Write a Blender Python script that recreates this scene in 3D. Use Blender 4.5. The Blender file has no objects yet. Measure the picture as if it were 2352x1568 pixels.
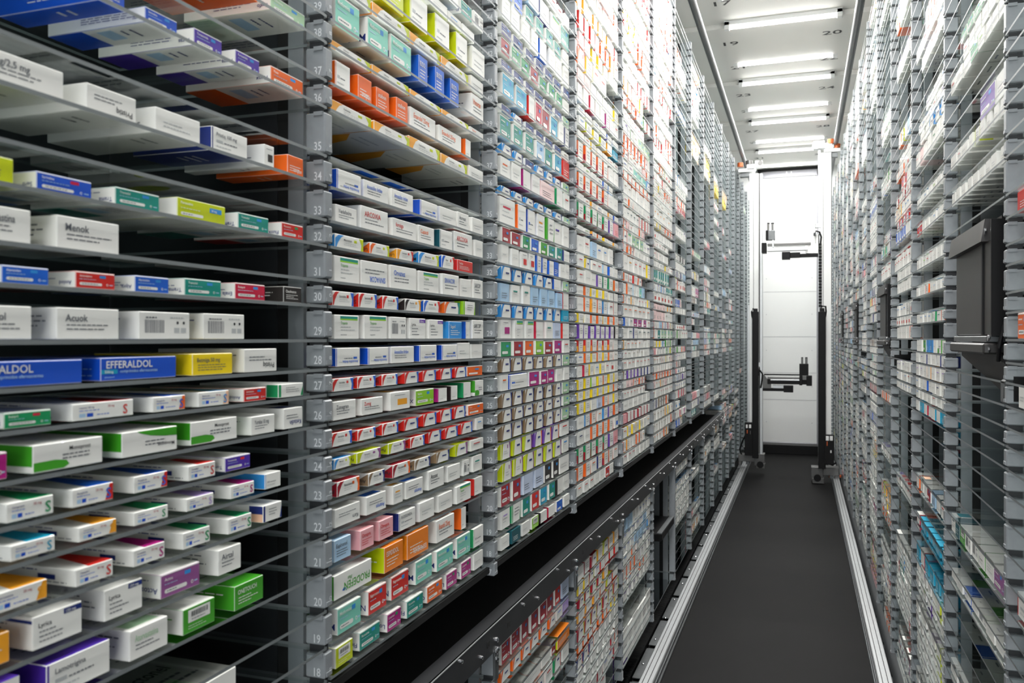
import bpy, math, random
from math import sin, cos, tan, atan, radians, pi
from mathutils import Matrix, Vector

# ------------------------------------------------------------------ camera, world, light, exposure
A = 0.55                       # distance camera -> left rack face, the module of the room
TH = radians(19.07); F = 1927.0; UC = 1176.0; VH = 776.0
B = 0.5475 * A                 # distance camera -> right rack face
H = 2.25 * A                   # camera height
PITCH = 1.085 * A              # rack bay
Y1 = 1.639 * A                 # first left post in view
CEIL = H + 3.44 * A
sc = bpy.context.scene
col = sc.collection
cam_d = bpy.data.cameras.new('camera'); cam = bpy.data.objects.new('camera', cam_d); col.objects.link(cam)
cam.location = (0, 0, H); cam.rotation_euler = (pi/2, 0, TH)
cam_d.sensor_width = 36; cam_d.lens = F/2352*36; cam_d.shift_y = -8/2352
cam_d.clip_start = 0.02; cam_d.clip_end = 60
cam_d.dof.use_dof = True; cam_d.dof.focus_distance = 1.9; cam_d.dof.aperture_fstop = 11
sc.camera = cam
w = bpy.data.worlds.new('world'); sc.world = w; w.use_nodes = True
w.node_tree.nodes['Background'].inputs[0].default_value = (0.93, 0.97, 1, 1)
w.node_tree.nodes['Background'].inputs[1].default_value = 2.0
sc.view_settings.view_transform = 'Standard'; sc.view_settings.look = 'None'
sc.view_settings.gamma = 1; sc.view_settings.use_curve_mapping = False
sc.view_settings.exposure = 1.0
sc.cycles.transparent_max_bounces = 40
sc.cycles.max_bounces = 5; sc.cycles.diffuse_bounces = 3; sc.cycles.glossy_bounces = 2
sc.cycles.use_adaptive_sampling = True; sc.cycles.adaptive_threshold = .07; sc.cycles.use_light_tree = False
sc.cycles.sample_clamp_indirect = 10
TUBE = 7.0; LAMP_W = 6.4       # glow of the tubes, power of each lamp
R = random.Random(11)

# ------------------------------------------------------------------ materials
def hexc(h):
    h = h.lstrip('#'); v = [int(h[i:i+2], 16)/255 for i in (0, 2, 4)]
    return tuple((c/12.92 if c <= .04045 else ((c+.055)/1.055)**2.4) for c in v)
def mat(name, c, rough=.5, metal=0, noise=0, nscale=60, emit=0, coat=0, bump=0):
    m = bpy.data.materials.new(name); m.use_nodes = True; nt = m.node_tree; b = nt.nodes['Principled BSDF']
    b.inputs['Base Color'].default_value = (*c, 1); b.inputs['Roughness'].default_value = rough
    b.inputs['Metallic'].default_value = metal
    if coat: b.inputs['Coat Weight'].default_value = coat
    if emit:
        b.inputs['Emission Color'].default_value = (*c, 1); b.inputs['Emission Strength'].default_value = emit
    if noise or bump:
        tc = nt.nodes.new('ShaderNodeTexCoord'); n = nt.nodes.new('ShaderNodeTexNoise')
        n.inputs['Scale'].default_value = nscale; n.inputs['Detail'].default_value = 5
        nt.links.new(tc.outputs['Object'], n.inputs['Vector'])
        if noise:
            mx = nt.nodes.new('ShaderNodeMix'); mx.data_type = 'RGBA'
            mx.inputs[6].default_value = (*[x*(1-noise) for x in c], 1)
            mx.inputs[7].default_value = (*[min(1, x*(1+noise)) for x in c], 1)
            nt.links.new(n.outputs['Fac'], mx.inputs[0]); nt.links.new(mx.outputs[2], b.inputs['Base Color'])
        if bump:
            bp = nt.nodes.new('ShaderNodeBump'); bp.inputs['Strength'].default_value = bump
            bp.inputs['Distance'].default_value = .001
            nt.links.new(n.outputs['Fac'], bp.inputs['Height']); nt.links.new(bp.outputs[0], b.inputs['Normal'])
    return m
M = {}
M['post'] = mat('post_plastic', (.27, .29, .305), .36, .1, .12, 90, bump=.15)
M['notch'] = mat('dark_clip', (.02, .022, .025), .5)
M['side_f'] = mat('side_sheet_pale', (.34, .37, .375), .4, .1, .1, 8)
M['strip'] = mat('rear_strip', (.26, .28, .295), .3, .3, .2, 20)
M['side_shaded'] = mat('side_sheet_shaded', (.022, .024, .027), .45, .2, .3, 8)  # near left bays get less light; that shade is put into the colour
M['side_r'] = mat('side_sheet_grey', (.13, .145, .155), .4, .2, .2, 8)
M['number'] = mat('embossed_number', (.62, .64, .66), .4)
M['steel'] = mat('black_steel_beam', (.05, .052, .055), .36, .4, .25, 14, bump=.1)
M['bolt'] = mat('zinc_bolt', (.75, .76, .78), .2, 1)
M['hole'] = mat('hole', (.004, .004, .004), .9)
M['alu'] = mat('anodised_aluminium', (.62, .64, .65), .38, .75, .08, 30)
M['plate'] = mat('galvanised_plate', (.16, .17, .175), .4, .7, .25, 25)
M['floor'] = mat('black_rubber_floor', (.0062, .0062, .0064), .6, 0, .25, 5, bump=.25)
M['floor'].node_tree.nodes['Principled BSDF'].inputs['Specular IOR Level'].default_value = .08
M['ceil'] = mat('ceiling_panel', (.80, .79, .75), .6, 0, .03, 3)
M['white'] = mat('white_lacquer', (.80, .81, .80), .35, 0, .02, 5)
M['rail'] = mat('ceiling_rail', (.15, .155, .16), .38, .7, .15, 20)
M['black'] = mat('black_plastic', (.006, .006, .0065), .45, 0, .3, 30)
M['black'].node_tree.nodes['Principled BSDF'].inputs['Specular IOR Level'].default_value = .2
M['hood'] = mat('black_hood_sheet', (.045, .043, .042), .42, .3, .15, 6)
M['cyl'] = mat('machined_grey', (.13, .13, .127), .35, .6, .15, 40)
M['orange'] = mat('orange_roller', (.55, .12, .03), .45)
M['void'] = mat('conveyor_and_gap_black', (.002, .002, .002), .8)
M['digit'] = mat('black_digits', (.04, .04, .04), .6)
M['frame'] = mat('lilac_grey_frame', (.33, .33, .36), .4, .3)
M['tube'] = mat('lamp_tube', (1, .99, .96), .5, emit=TUBE); M['tube'].cycles.emission_sampling = 'NONE'
# printed cardboard: the print colour is carried by a face attribute
m = bpy.data.materials.new('printed_card'); m.use_nodes = True; nt = m.node_tree; b = nt.nodes['Principled BSDF']
at = nt.nodes.new('ShaderNodeAttribute'); at.attribute_name = 'print'
nt.links.new(at.outputs['Color'], b.inputs['Base Color']); b.inputs['Roughness'].default_value = .42
b.inputs['Coat Weight'].default_value = .12
M['card'] = m
# thin sheet glass
m = bpy.data.materials.new('shelf_glass'); m.use_nodes = True; nt = m.node_tree; nt.nodes.clear()
out = nt.nodes.new('ShaderNodeOutputMaterial'); mx = nt.nodes.new('ShaderNodeMixShader')
tr = nt.nodes.new('ShaderNodeBsdfTransparent'); gl = nt.nodes.new('ShaderNodeBsdfGlossy'); fr = nt.nodes.new('ShaderNodeFresnel')
tr.inputs[0].default_value = (.955, .968, .965, 1); gl.inputs['Roughness'].default_value = .03
gl.inputs['Color'].default_value = (.85, .9, .9, 1); fr.inputs[0].default_value = 1.45
geo = nt.nodes.new('ShaderNodeNewGeometry')   # use a fixed IOR from both faces
ml = nt.nodes.new('ShaderNodeMath'); ml.operation = 'MULTIPLY'; ml.inputs[1].default_value = .75
lw = nt.nodes.new('ShaderNodeLayerWeight'); lw.inputs[0].default_value = .30
nt.links.new(lw.outputs['Fresnel'], ml.inputs[0]); nt.links.new(ml.outputs[0], mx.inputs[0])
nt.links.new(tr.outputs[0], mx.inputs[1]); nt.links.new(gl.outputs[0], mx.inputs[2]); nt.links.new(mx.outputs[0], out.inputs[0])
nt.nodes.remove(fr); nt.nodes.remove(geo)
M['glass'] = m
M['edge'] = mat('glass_edge', (.19, .21, .215), .42, .1)

# ------------------------------------------------------------------ mesh builder
class MB:
    def __init__(s): s.v = []; s.f = []; s.m = []
    def quadbox(s, x0, x1, y0, y1, z0, z1, k=0, c=0.0):
        """box, optionally with its 12 edges chamfered by c"""
        n = len(s.v)
        if c <= 0:
            s.v += [(x, y, z) for z in (z0, z1) for y in (y0, y1) for x in (x0, x1)]
            F_ = [(0,2,3,1),(4,5,7,6),(0,1,5,4),(2,6,7,3),(0,4,6,2),(1,3,7,5)]
            s.f += [tuple(n+i for i in q) for q in F_]; s.m += [k]*6; return s
        X = (x0, x1); Yv = (y0, y1); Z = (z0, z1); idx = {}
        for i in (0,1):
            for j in (0,1):
                for l in (0,1):
                    dx = c if i == 0 else -c; dy = c if j == 0 else -c; dz = c if l == 0 else -c
                    for ax, p in enumerate(((X[i], Yv[j]+dy, Z[l]+dz), (X[i]+dx, Yv[j], Z[l]+dz), (X[i]+dx, Yv[j]+dy, Z[l]))):
                        idx[(i,j,l,ax)] = len(s.v); s.v.append(p)
        def q(*ids): s.f.append(tuple(idx[t] for t in ids)); s.m.append(k)
        for i in (0,1):
            o = [(0,0),(1,0),(1,1),(0,1)]; o = o if i else o[::-1]
            q(*[(i,a_,b_,0) for a_,b_ in o]); 
            o2 = [(0,0),(0,1),(1,1),(1,0)]; o2 = o2 if i else o2[::-1]
            q(*[(a_,i,b_,1) for a_,b_ in o2])
            q(*[(a_,b_,i,2) for a_,b_ in ([(0,0),(1,0),(1,1),(0,1)] if i else [(0,0),(0,1),(1,1),(1,0)])])
        for i in (0,1):
            for j in (0,1):
                q((i,j,0,0),(i,j,0,1),(i,j,1,1),(i,j,1,0)); q((i,0,j,0),(i,0,j,2),(i,1,j,2),(i,1,j,0)); q((0,i,j,1),(0,i,j,2),(1,i,j,2),(1,i,j,1))
                for l in (0,1): q((i,j,l,0),(i,j,l,1),(i,j,l,2))
        return s
    def tube(s, pts, r, k=0, n=10, cap=True):
        base = len(s.v); P = [Vector(p) for p in pts]
        for i, p in enumerate(P):
            d = (P[min(i+1, len(P)-1)] - P[max(i-1, 0)]).normalized()
            up = Vector((0,0,1)) if abs(d.z) < .9 else Vector((1,0,0))
            a_ = d.cross(up).normalized(); b_ = d.cross(a_)
            rr = r[i] if isinstance(r, (list, tuple)) else r
            for j in range(n):
                t = 2*pi*j/n; s.v.append(tuple(p + a_*cos(t)*rr + b_*sin(t)*rr))
        for i in range(len(P)-1):
            for j in range(n):
                q = (base+i*n+j, base+i*n+(j+1)%n, base+(i+1)*n+(j+1)%n, base+(i+1)*n+j); s.f.append(q); s.m.append(k)
        if cap:
            s.f.append(tuple(base+j for j in range(n))); s.m.append(k)
            s.f.append(tuple(base+(len(P)-1)*n+j for j in range(n))[::-1]); s.m.append(k)
        return s
    def prism(s, pts, y0, y1, k=0, axis='y'):
        """polygon extruded along axis; pts are the two other coordinates in xyz order"""
        n = len(s.v); c = len(pts)
        for t in (y0, y1):
            for p in pts:
                s.v.append((p[0], t, p[1]) if axis == 'y' else ((t, p[0], p[1]) if axis == 'x' else (p[0], p[1], t)))
        s.f.append(tuple(range(n, n+c))); s.f.append(tuple(range(n+2*c-1, n+c-1, -1))); s.m += [k, k]
        for i in range(c):
            j = (i+1) % c; s.f.append((n+i, n+c+i, n+c+j, n+j)); s.m.append(k)
        return s
    def raw(s, verts, faces, k=0):
        n = len(s.v); s.v += verts; s.f += [tuple(n+i for i in f) for f in faces]; s.m += [k]*len(faces); return s
    def mesh(s, name, mats):
        me = bpy.data.meshes.new(name); me.from_pydata(s.v, [], s.f)
        for x in mats: me.materials.append(M[x])
        me.polygons.foreach_set('material_index', s.m); me.update(); return me
    def obj(s, name, mats, parent=None, loc=None, recalc=True):
        me = s.mesh(name, mats)
        if recalc:
            import bmesh
            bm = bmesh.new(); bm.from_mesh(me); bmesh.ops.recalc_face_normals(bm, faces=bm.faces); bm.to_mesh(me); bm.free()
        o = bpy.data.objects.new(name, me); col.objects.link(o)
        if parent: o.parent = parent
        if loc: o.location = loc
        return o
def tag(o, label=None, cat=None, group=None, kind=None):
    if label: o['label'] = label
    if cat: o['category'] = cat
    if group: o['group'] = group
    if kind: o['kind'] = kind
    return o
def thing(name, label, cat, loc=(0,0,0), group=None):
    o = bpy.data.objects.new(name, None); col.objects.link(o); o.location = loc; o.empty_display_size = .05
    return tag(o, label, cat, group)
_glyph = {}
def glyphs(txt):
    """filled outline of a string, cap height 1, starting at x=0 -> verts2d, faces, width"""
    if txt not in _glyph:
        cu = bpy.data.curves.new('t', 'FONT'); cu.body = txt; cu.size = 1.38; cu.resolution_u = 2; cu.offset = .014
        ob = bpy.data.objects.new('t', cu); me = bpy.data.meshes.new_from_object(ob)
        vs = [(v.co.x, v.co.y) for v in me.vertices]; fs = [tuple(p.vertices) for p in me.polygons]
        bpy.data.objects.remove(ob); bpy.data.curves.remove(cu); bpy.data.meshes.remove(me)
        x0 = min((v[0] for v in vs), default=0); x1 = max((v[0] for v in vs), default=1)
        _glyph[txt] = ([(v[0]-x0, v[1]) for v in vs], fs, x1-x0)
    return _glyph[txt]

# ------------------------------------------------------------------ photograph pixel -> place
def txy(u): return tan(atan((u-UC)/F) - TH)
def on_left(u, v, x=A):        # point of the plane X=-x seen at pixel u, v -> (Y, Z)
    Y = -x/txy(u); t = Y*cos(TH) + x*sin(TH); return Y, H + (VH-v)*t/F
def on_right(u, v, x=B):
    Y = x/txy(u); t = Y*cos(TH) - x*sin(TH); return Y, H + (VH-v)*t/F
def on_y(u, v, Y):             # point of a plane across the aisle
    X = Y*txy(u); t = Y*cos(TH) - X*sin(TH); return X, H + (VH-v)*t/F
def project(p):
    X, Y, Z = p; t = Y*cos(TH) - X*sin(TH)
    if t < .05: return None
    return UC + F*(X*cos(TH)+Y*sin(TH))/t, VH - F*(Z-H)/t, t
def post_y(k): return Y1 + (k-1)*PITCH

# ------------------------------------------------------------------ shelf levels (heights relative to the lens, in A)
LC = [1558,1482,1398,1308,1228,1156,1090,1036,974,906,848,782,704,647,567,508,430,362,252,191,104,44,-46,-105,-203,-266,-332,-393]
UP = [(VH-c)*.000978 for c in LC]
rl = random.Random(5)
while UP[-1] < 2.70: UP.append(UP[-1] + rl.choice([.058, .062, .075, .066, .09, .1]))
TOP = UP[-1] + .075
LOWL = [-1.956, -1.887, -1.803, -1.73, -1.66, -1.591, -1.515, -1.458, -1.371, -1.306, -1.238, -1.172]
LOWR = [-1.96,-1.89,-1.82,-1.76,-1.68,-1.60,-1.53,-1.46,-1.39,-1.32,-1.26,-1.195,-1.12,-1.03,-.95,-.892,-.828]
MIDL = [-1.10,-1.03,-.96,-.892,-.828]
def Z(a): return H + a*A
NUM = {i: 18+i for i in range(len(UP))}

# ------------------------------------------------------------------ printed boxes
C = {k: hexc(v) for k, v in dict(
    white='#ecebe6', cream='#e8e4d8', grey='#b9bcbc', text='#5a5e66', dark='#2b2d33', navy='#1c2f78', blue='#1560cc', sky='#2f8fd8',
    lblue='#a9c9e4', pblue='#c3cfe6', cyan='#12a0c4', teal='#0b8f80', green='#17955a', lgreen='#a9cda6', lime='#8fcc22', gleaf='#3f9e22',
    mint='#7fcfba', ygreen='#c6d200', yellow='#f4d512', amber='#f5a623', orange='#f0660f', tangerine='#ef8212', red='#d4241c', dred='#a5142a', crimson='#c9123f',
    magenta='#b0127c', pink='#eeaab0', lpink='#f4d4d2', purple='#4d2ca4', violet='#6a3aa8', lilac='#b49ad8', brown='#8c7458', black='#26211f',
    royal='#0f4fc4', dteal='#0e5560', peach='#f0c0a0', plum='#93528f').items()}
W_ = C['white']
class Look:
    def __init__(s, front=W_, side=W_, top=W_, bottom=W_, desc='white box'):
        s.c = dict(F=front, L=side, R=side, T=top, U=bottom, K=side); s.d = []; s.desc = desc
    def rect(s, f, x0, y0, x1, y1, c, lay=1): s.d.append((f, [(x0,y0),(x1,y0),(x1,y1),(x0,y1)], c, lay)); return s
    def poly(s, f, pts, c, lay=1): s.d.append((f, pts, c, lay)); return s
    def pill(s, f, x0, y0, x1, y1, c, asp, lay=2):
        r = (y1-y0)/2; rx = r*asp; pts = []
        for k in range(7): t = -pi/2 + pi*k/6; pts.append((x1-rx+rx*cos(t), (y0+y1)/2 + r*sin(t)))
        for k in range(7): t = pi/2 + pi*k/6; pts.append((x0+rx+rx*cos(t), (y0+y1)/2 + r*sin(t)))
        s.d.append((f, pts, c, lay)); return s
    def disc(s, f, cx, cy, ry, c, asp, lay=2, n=10):
        s.d.append((f, [(cx+ry*asp*cos(2*pi*k/n), cy+ry*sin(2*pi*k/n)) for k in range(n)], c, lay)); return s
    def text(s, f, t, x, y, h, c, flip=False, wmax=.9, lay=3):
        if not t: return s
        s.d.append((f, t, x, y, h, c, flip, wmax, lay)); return s
    def lines(s, f, x0, x1, y0, n, dy, c, rnd, th=.03, lay=2):
        for i in range(n):
            y = y0 - i*dy; x = x0; e = x1 - rnd.random()*(x1-x0)*.45
            while x < e:
                l = rnd.uniform(.05, .13)*(x1-x0)*1.3; s.rect(f, x, y, min(x+l, e), y+th, c, lay); x += l + .015
        return s
def side_print(L, rnd, title=None, c=None):
    c = c or C['text']
    for f in ('L', 'R'):
        L.lines(f, .35, .92, .72, 3, .16, c, rnd, .045)
        if title: L.text(f, title, .97, .16, .26, c, True, .35)
    for f in ('T', 'U'):
        L.lines(f, .25, .75, .75, 2, .09, c, rnd, .022)
    return L
def make_look(st, asp, title='', rnd=R, detail=True):
    """asp = height/width of the front, so that discs stay round"""
    p = st.split(':'); k = p[0]; a1 = p[1] if len(p) > 1 else None; a2 = p[2] if len(p) > 2 else None
    flip = title.startswith('~'); title = title.lstrip('~')
    tx = C['text']
    if k == 'cin':      # solid front, white sides, pill shaped field
        c = C[a1]; L = Look(c, W_, W_, W_, desc=f'{a1}-fronted box with white pill mark')
        L.rect('U', .0, .0, 1, .35, c); L.rect('U', .15, .45, .7, .6, C['lblue'])
        L.rect('F', 0, .96, 1, 1, W_)
        L.pill('F', .08, .16, .66, .34, W_, asp)
        side_print(L, rnd, title[:5], C['navy'])
        if detail:
            L.text('F', title, .08, .70, .15, W_, False, .5); L.rect('F', .60, .68, .76, .86, C[a2] if a2 else C['sky']); (None if title else L.lines('F', .08, .5, .74, 1, .12, W_, rnd, .06))
            L.lines('F', .08, .6, .54, 1, .12, C['lblue'], rnd, .035)
            L.lines('F', .14, .6, .235, 1, .1, tx, rnd, .04, 3)
            L.disc('F', .80, .25, .085, W_, asp); L.disc('F', .80, .25, .05, c, asp, 3); L.rect('F', .86, .22, .95, .28, C['lblue'])
        else: L.rect('F', .5, .6, .75, .75, C['sky'])
    elif k == 'sta':    # white front, curved coloured wedge on the left side and edge
        c = C[a1]; c2 = C[a2 or 'navy']; L = Look(desc=f'white box with curved {a1} edge')
        L.poly('F', [(0,0),(.10,0),(.13,.35),(.2,.8),(.28,1),(0,1)], c) if a1 in ('amber','yellow','lime','ygreen') else L.poly('F', [(0,0),(.04,0),(.10,.4),(.2,.8),(.3,1),(.12,1),(0,.7)], c)
        L.poly('F', [(.9,0),(1,0),(1,1),(.84,1),(.93,.5)], c2)
        L.poly('L', [(.60,0),(1,0),(1,1),(.90,.6),(.8,.25)], c)
        L.poly('R', [(.0,0),(.30,0),(.15,.3),(.0,1)], c)
        L.rect('T', 0, .0, 1, .12, c); L.poly('U', [(0,0),(.5,0),(.3,.5),(0,.7)], c)
        if detail:
            L.text('F', title, .30, .60, .17, C['dark'], flip, .42); L.rect('F', .66, .58, .76, .80, c2 if a1 != 'red' else C['red'])
            L.lines('F', .30, .8, .42, 2, .14, C['grey'], rnd, .04)
            L.text('L', title[:3], .97, .2, .3, C['dark'], True, .2)
        else:
            L.rect('F', .42, .5, .75, .62, C['navy'])
        L.lines('T', .2, .8, .7, 2, .1, C['grey'], rnd)
        L.lines('U', .2, .8, .7, 2, .1, C['grey'], rnd)
    elif k == 'san':    # white, big S figure on the right, coloured lid stripe
        c = C[a1]; c2 = C[a2 or 'white']; L = Look(desc=f'white box with {a1} S mark')
        L.poly('T', [(.35,0),(1,0),(1,.5),(.7,.5)], c); L.poly('U', [(.35,0),(1,0),(1,.5),(.7,.5)], c)
        if a2: L.poly('F', [(.80,0),(1,0),(1,1),(.92,1)], c2)
        for dx in (0,):
            L.text('F', 'S', .82, .12, .66, c, False, .16)
        if detail:
            L.text('F', title, .10, .70, .12, C['navy'], False, .42); L.text('F', '25 mg', .56, .68, .15, C['dred'], False, .2)
            L.lines('F', .10, .6, .54, 1, .1, C['blue'], rnd, .04)
            L.rect('F', .10, .14, .20, .38, C['lblue']); L.rect('F', .22, .14, .32, .38, C['royal']); L.lines('F', .38, .7, .22, 1, .1, C['blue'], rnd, .05)
            L.rect('L', .62, .30, .80, .62, C['navy'], 2)
        L.lines('L', .3, .8, .8, 1, .1, C['navy'], rnd, .06); L.lines('L', .5, .95, .12, 1, .1, tx, rnd, .06)
    elif k == 'side':   # coloured left side and white front
        c = C[a1]; L = Look(side=c, top=W_, bottom=c, desc=f'white-fronted box with {a1} sides')
        if a2 == 'x': L.c['T'] = c
        L.rect('F', 0, 0, .03, 1, c)
        if detail:
            L.text('F', title, .92 if flip else .12, .14 if flip else .66, .17, C['blue'] if a1 in ('blue','royal') else C['text'], flip, .66)
            L.rect('F', .72 if flip else .12, .38, .88 if flip else .3, .5, C['blue'] if a1 in ('blue','royal') else C['grey']); L.lines('F', .33, .8, .40, 1, .1, C['text'], rnd, .045)
        L.lines('F', .12, .7, .2, 1, .1, C['grey'], rnd, .04)
        L.lines('U', .3, .8, .6, 3, .1, W_, rnd)
    elif k == 'solid':  # coloured all round
        c = C[a1]; L = Look(c, C[a2] if a2 else c, c, c, desc=f'solid {a1} box')
        t = W_ if a1 not in ('yellow','pink','lblue','lpink','pblue','ygreen') else C['text']
        if a1 == 'pink': t = C['red']
        if detail: L.text('F', title, .90 if flip else .1, .12 if flip else .62, .2, t, flip, .66)
        L.lines('F', .12, .85, .45, 3, .12, t, rnd, .035); L.lines('L', .3, .9, .6, 2, .2, t, rnd, .05)
        L.lines('U', .3, .8, .6, 2, .1, t, rnd)
    elif k == 'top':    # white with coloured stripe along the top
        c = C[a1]; L = Look(desc=f'white box with {a1} top stripe')
        L.rect('F', .22, .86, .95, .97, c); L.rect('F', .22, .80, .95, .86, C['lime'] if a1 == 'teal' else c)
        if detail: L.text('F', title, .24, .62, .12, C['gleaf'], False, .4)
        L.lines('F', .24, .85, .48, 2, .13, C['grey'], rnd, .04); L.lines('F', .24, .5, .14, 1, .1, tx, rnd, .03); side_print(L, rnd)
    elif k == 'patch':  # white with a coloured field
        c = C[a1]; L = Look(desc=f'white box with {a1} patch')
        L.rect('F', .35, .25, .85, .6, c); L.lines('F', .2, .85, .82, 1, .1, tx, rnd, .03); side_print(L, rnd); L.rect('T', .1, .1, .6, .4, c)
    elif k == 'stripe': # vertical coloured stripe on the near edge
        c = C[a1]; c2 = C[a2 or a1]; L = Look(desc=f'white box with {a1} edge stripe')
        L.rect('F', 0, 0, .10, 1, c); L.rect('L', .86, .5, 1, 1, c); L.rect('L', .86, 0, 1, .5, c2); L.rect('R', 0, .5, .14, 1, c); L.rect('R', 0, 0, .14, .5, c2)
        L.poly('F', [(.9,0),(1,0),(1,.8)], c); L.lines('F', .3, .85, .7, 3, .17, tx, rnd, .04); L.rect('U', 0, 0, 1, .15, c2)
    elif k == 'leaf':   # white box with big green curve
        c = C[a1]; L = Look(side=c, top=W_, bottom=W_, desc=f'white box with {a1} swoosh')
        L.rect('L', 0, 0, 1, .22, W_)
        if a2 == 'up': L.poly('F', [(.25,1),(1,1),(1,.62),(.75,.66),(.5,.76),(.32,.9)], c)
        else: L.poly('F', [(0,.02),(.42,.02),(.5,.14),(.46,.3),(.3,.38),(0,.36)], c)
        L.text('F', title, .95 if a2 == 'up' else .50, .08 if a2 == 'up' else .68, .16, C['dark'], a2 == 'up', .45)
        if a2 == 'up': L.d[-1] = ('F', title, .95, .22, .16, C['dark'], True, .6, 3)
        L.lines('F', .40, .95, .50, 2, .14, tx, rnd, .045); L.text('L', 'izard', .2, .66, .18, C['dark'], False, .5)
    elif k == 'band':
        c = C[a1]; L = Look(desc=f'white box with {a1} corner band')
        L.rect('F', .62, .80, 1, .97, c); L.rect('L', 0, .82, 1, .92, c) if a2 == 'w' else None
        if detail:
            L.text('F', title, .10, .64, .15, C['dark'], False, .4); L.text('F', '150 mg', .66, .83, .10, W_, False, .28, 4)
        L.lines('F', .12, .7, .48, 3, .15, tx, rnd, .035); side_print(L, rnd)
    elif k == 'bar':    # white with barcode
        L = Look(desc='white box with barcode end')
        x = .1
        while x < .48: wd = rnd.uniform(.006, .018); L.rect('F', x, .22, x+wd, .72, C['text']); x += wd + rnd.uniform(.008, .018)
        L.lines('F', .12, .5, .78, 1, .1, tx, rnd, .05); L.lines('F', .6, .95, .80, 1, .1, C['grey'], rnd, .04)
        L.disc('F', .75, .62, .06, C['dark'], asp); L.disc('F', .88, .62, .06, C['dark'], asp); L.rect('F', .68, .22, .79, .42, C['grey']); L.rect('F', .82, .22, .93, .42, C['grey'])
        side_print(L, rnd, None, C['navy'])
    elif k == 'blob':
        c = C[a1]; L = Look(front=c, desc=f'{a1}-fronted box with pill mark and side blob')
        L.disc('L', .70, .6, .26, c, .35); L.disc('T', .5, .5, .2, c, 1)
        L.text('F', title, .06, .72, .15, C['white'], False, .4); L.rect('F', .66, .54, .92, .80, C['sky'])
        L.text('F', '20 mg', .69, .60, .13, W_, False, .2, 4)
        L.pill('F', .06, .14, .52, .30, W_, asp); L.lines('F', .1, .45, .2, 1, .1, tx, rnd, .04, 3); L.lines('F', .06, .5, .5, 1, .1, W_, rnd, .03)
    elif k == 'big':    # big lettered box
        c = C[a1]; L = Look(c, c, c, c, desc=f'{a1} box with large lettering')
        L.text('F', title, .06, .54, .35, W_, False, .80)
        L.rect('F', 0, .28, .20, .48, C['cyan']); L.text('F', '500mg', .04, .32, .13, W_, False, .15, 4)
        L.text('F', 'comprimidos efervescentes', .23, .32, .15, C['lblue'], False, .56)
        L.text('F', 'paracetamol', .04, .10, .08, C['lblue'], False, .3); L.lines('L', .6, .95, .5, 3, .15, C['lblue'], rnd, .03)
    elif k == 'logo':
        L = Look(side=C[a1], desc='white box with large green and blue lettering')
        L.text('F', title, .95, .20, .34, C[a1], flip, .70); L.text('F', 'Plus', .45, .58, .16, C[a1], flip, .2)
        L.poly('F', [(.2,.25),(.26,.2),(.3,.3),(.24,.36)], C['royal']); L.disc('F', .3, .22, .04, C['teal'], asp)
    elif k == 'lab':    # coloured front with white label
        c = C[a1]; L = Look(c, W_, W_, c, desc=f'{a1} box with white label')
        L.rect('F', .15, .40, .85, .92, W_)
        x = .25
        while x < .75: wd = rnd.uniform(.01, .03); L.rect('F', x, .62, x+wd, .84, C['dark'], 3); x += wd + rnd.uniform(.015, .03)
        L.lines('F', .25, .8, .5, 1, .1, tx, rnd, .03, 3); L.lines('F', .15, .85, .25, 2, .1, W_, rnd, .02); side_print(L, rnd, None, C['gleaf'])
    elif k == 'wide':   # big white carton whose top print faces up
        L = Look(desc='large white carton'); c = C[a1 or 'text']
        L.text('T', title, .12, .40, .13, C['dark'], False, .6); L.lines('T', .12, .8, .28, 2, .09, tx, rnd)
        L.disc('T', .7, .62, .12, c, 1) if a1 else None
        L.lines('F', .2, .8, .6, 3, .15, C['grey'], rnd, .04); side_print(L, rnd)
    else:               # 'w': white card, a little print
        acc = C[a1] if a1 else C['text']; L = Look(desc=f'white box with {a1} lettering' if a1 else 'plain white box')
        if title and detail:
            L.text('F', title, .92 if flip else .12, .14 if flip else .58, .24, acc, flip, .62)
            L.lines('F', .14, .88, .64 if flip else .44, 2, .14, tx, rnd, .035)
        else:
            L.rect('F', .2, .62, .7, .70, acc) if a1 else None
            L.lines('F', .16, .85, .48, 2 if detail else 1, .16, C['grey'], rnd, .04)
        if a2: L.rect('F', .1, .1, .5, .24, C[a2])
        side_print(L, rnd)
        if a1: L.rect('T', .1, .05, .9, .2, acc)
    return L

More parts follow.
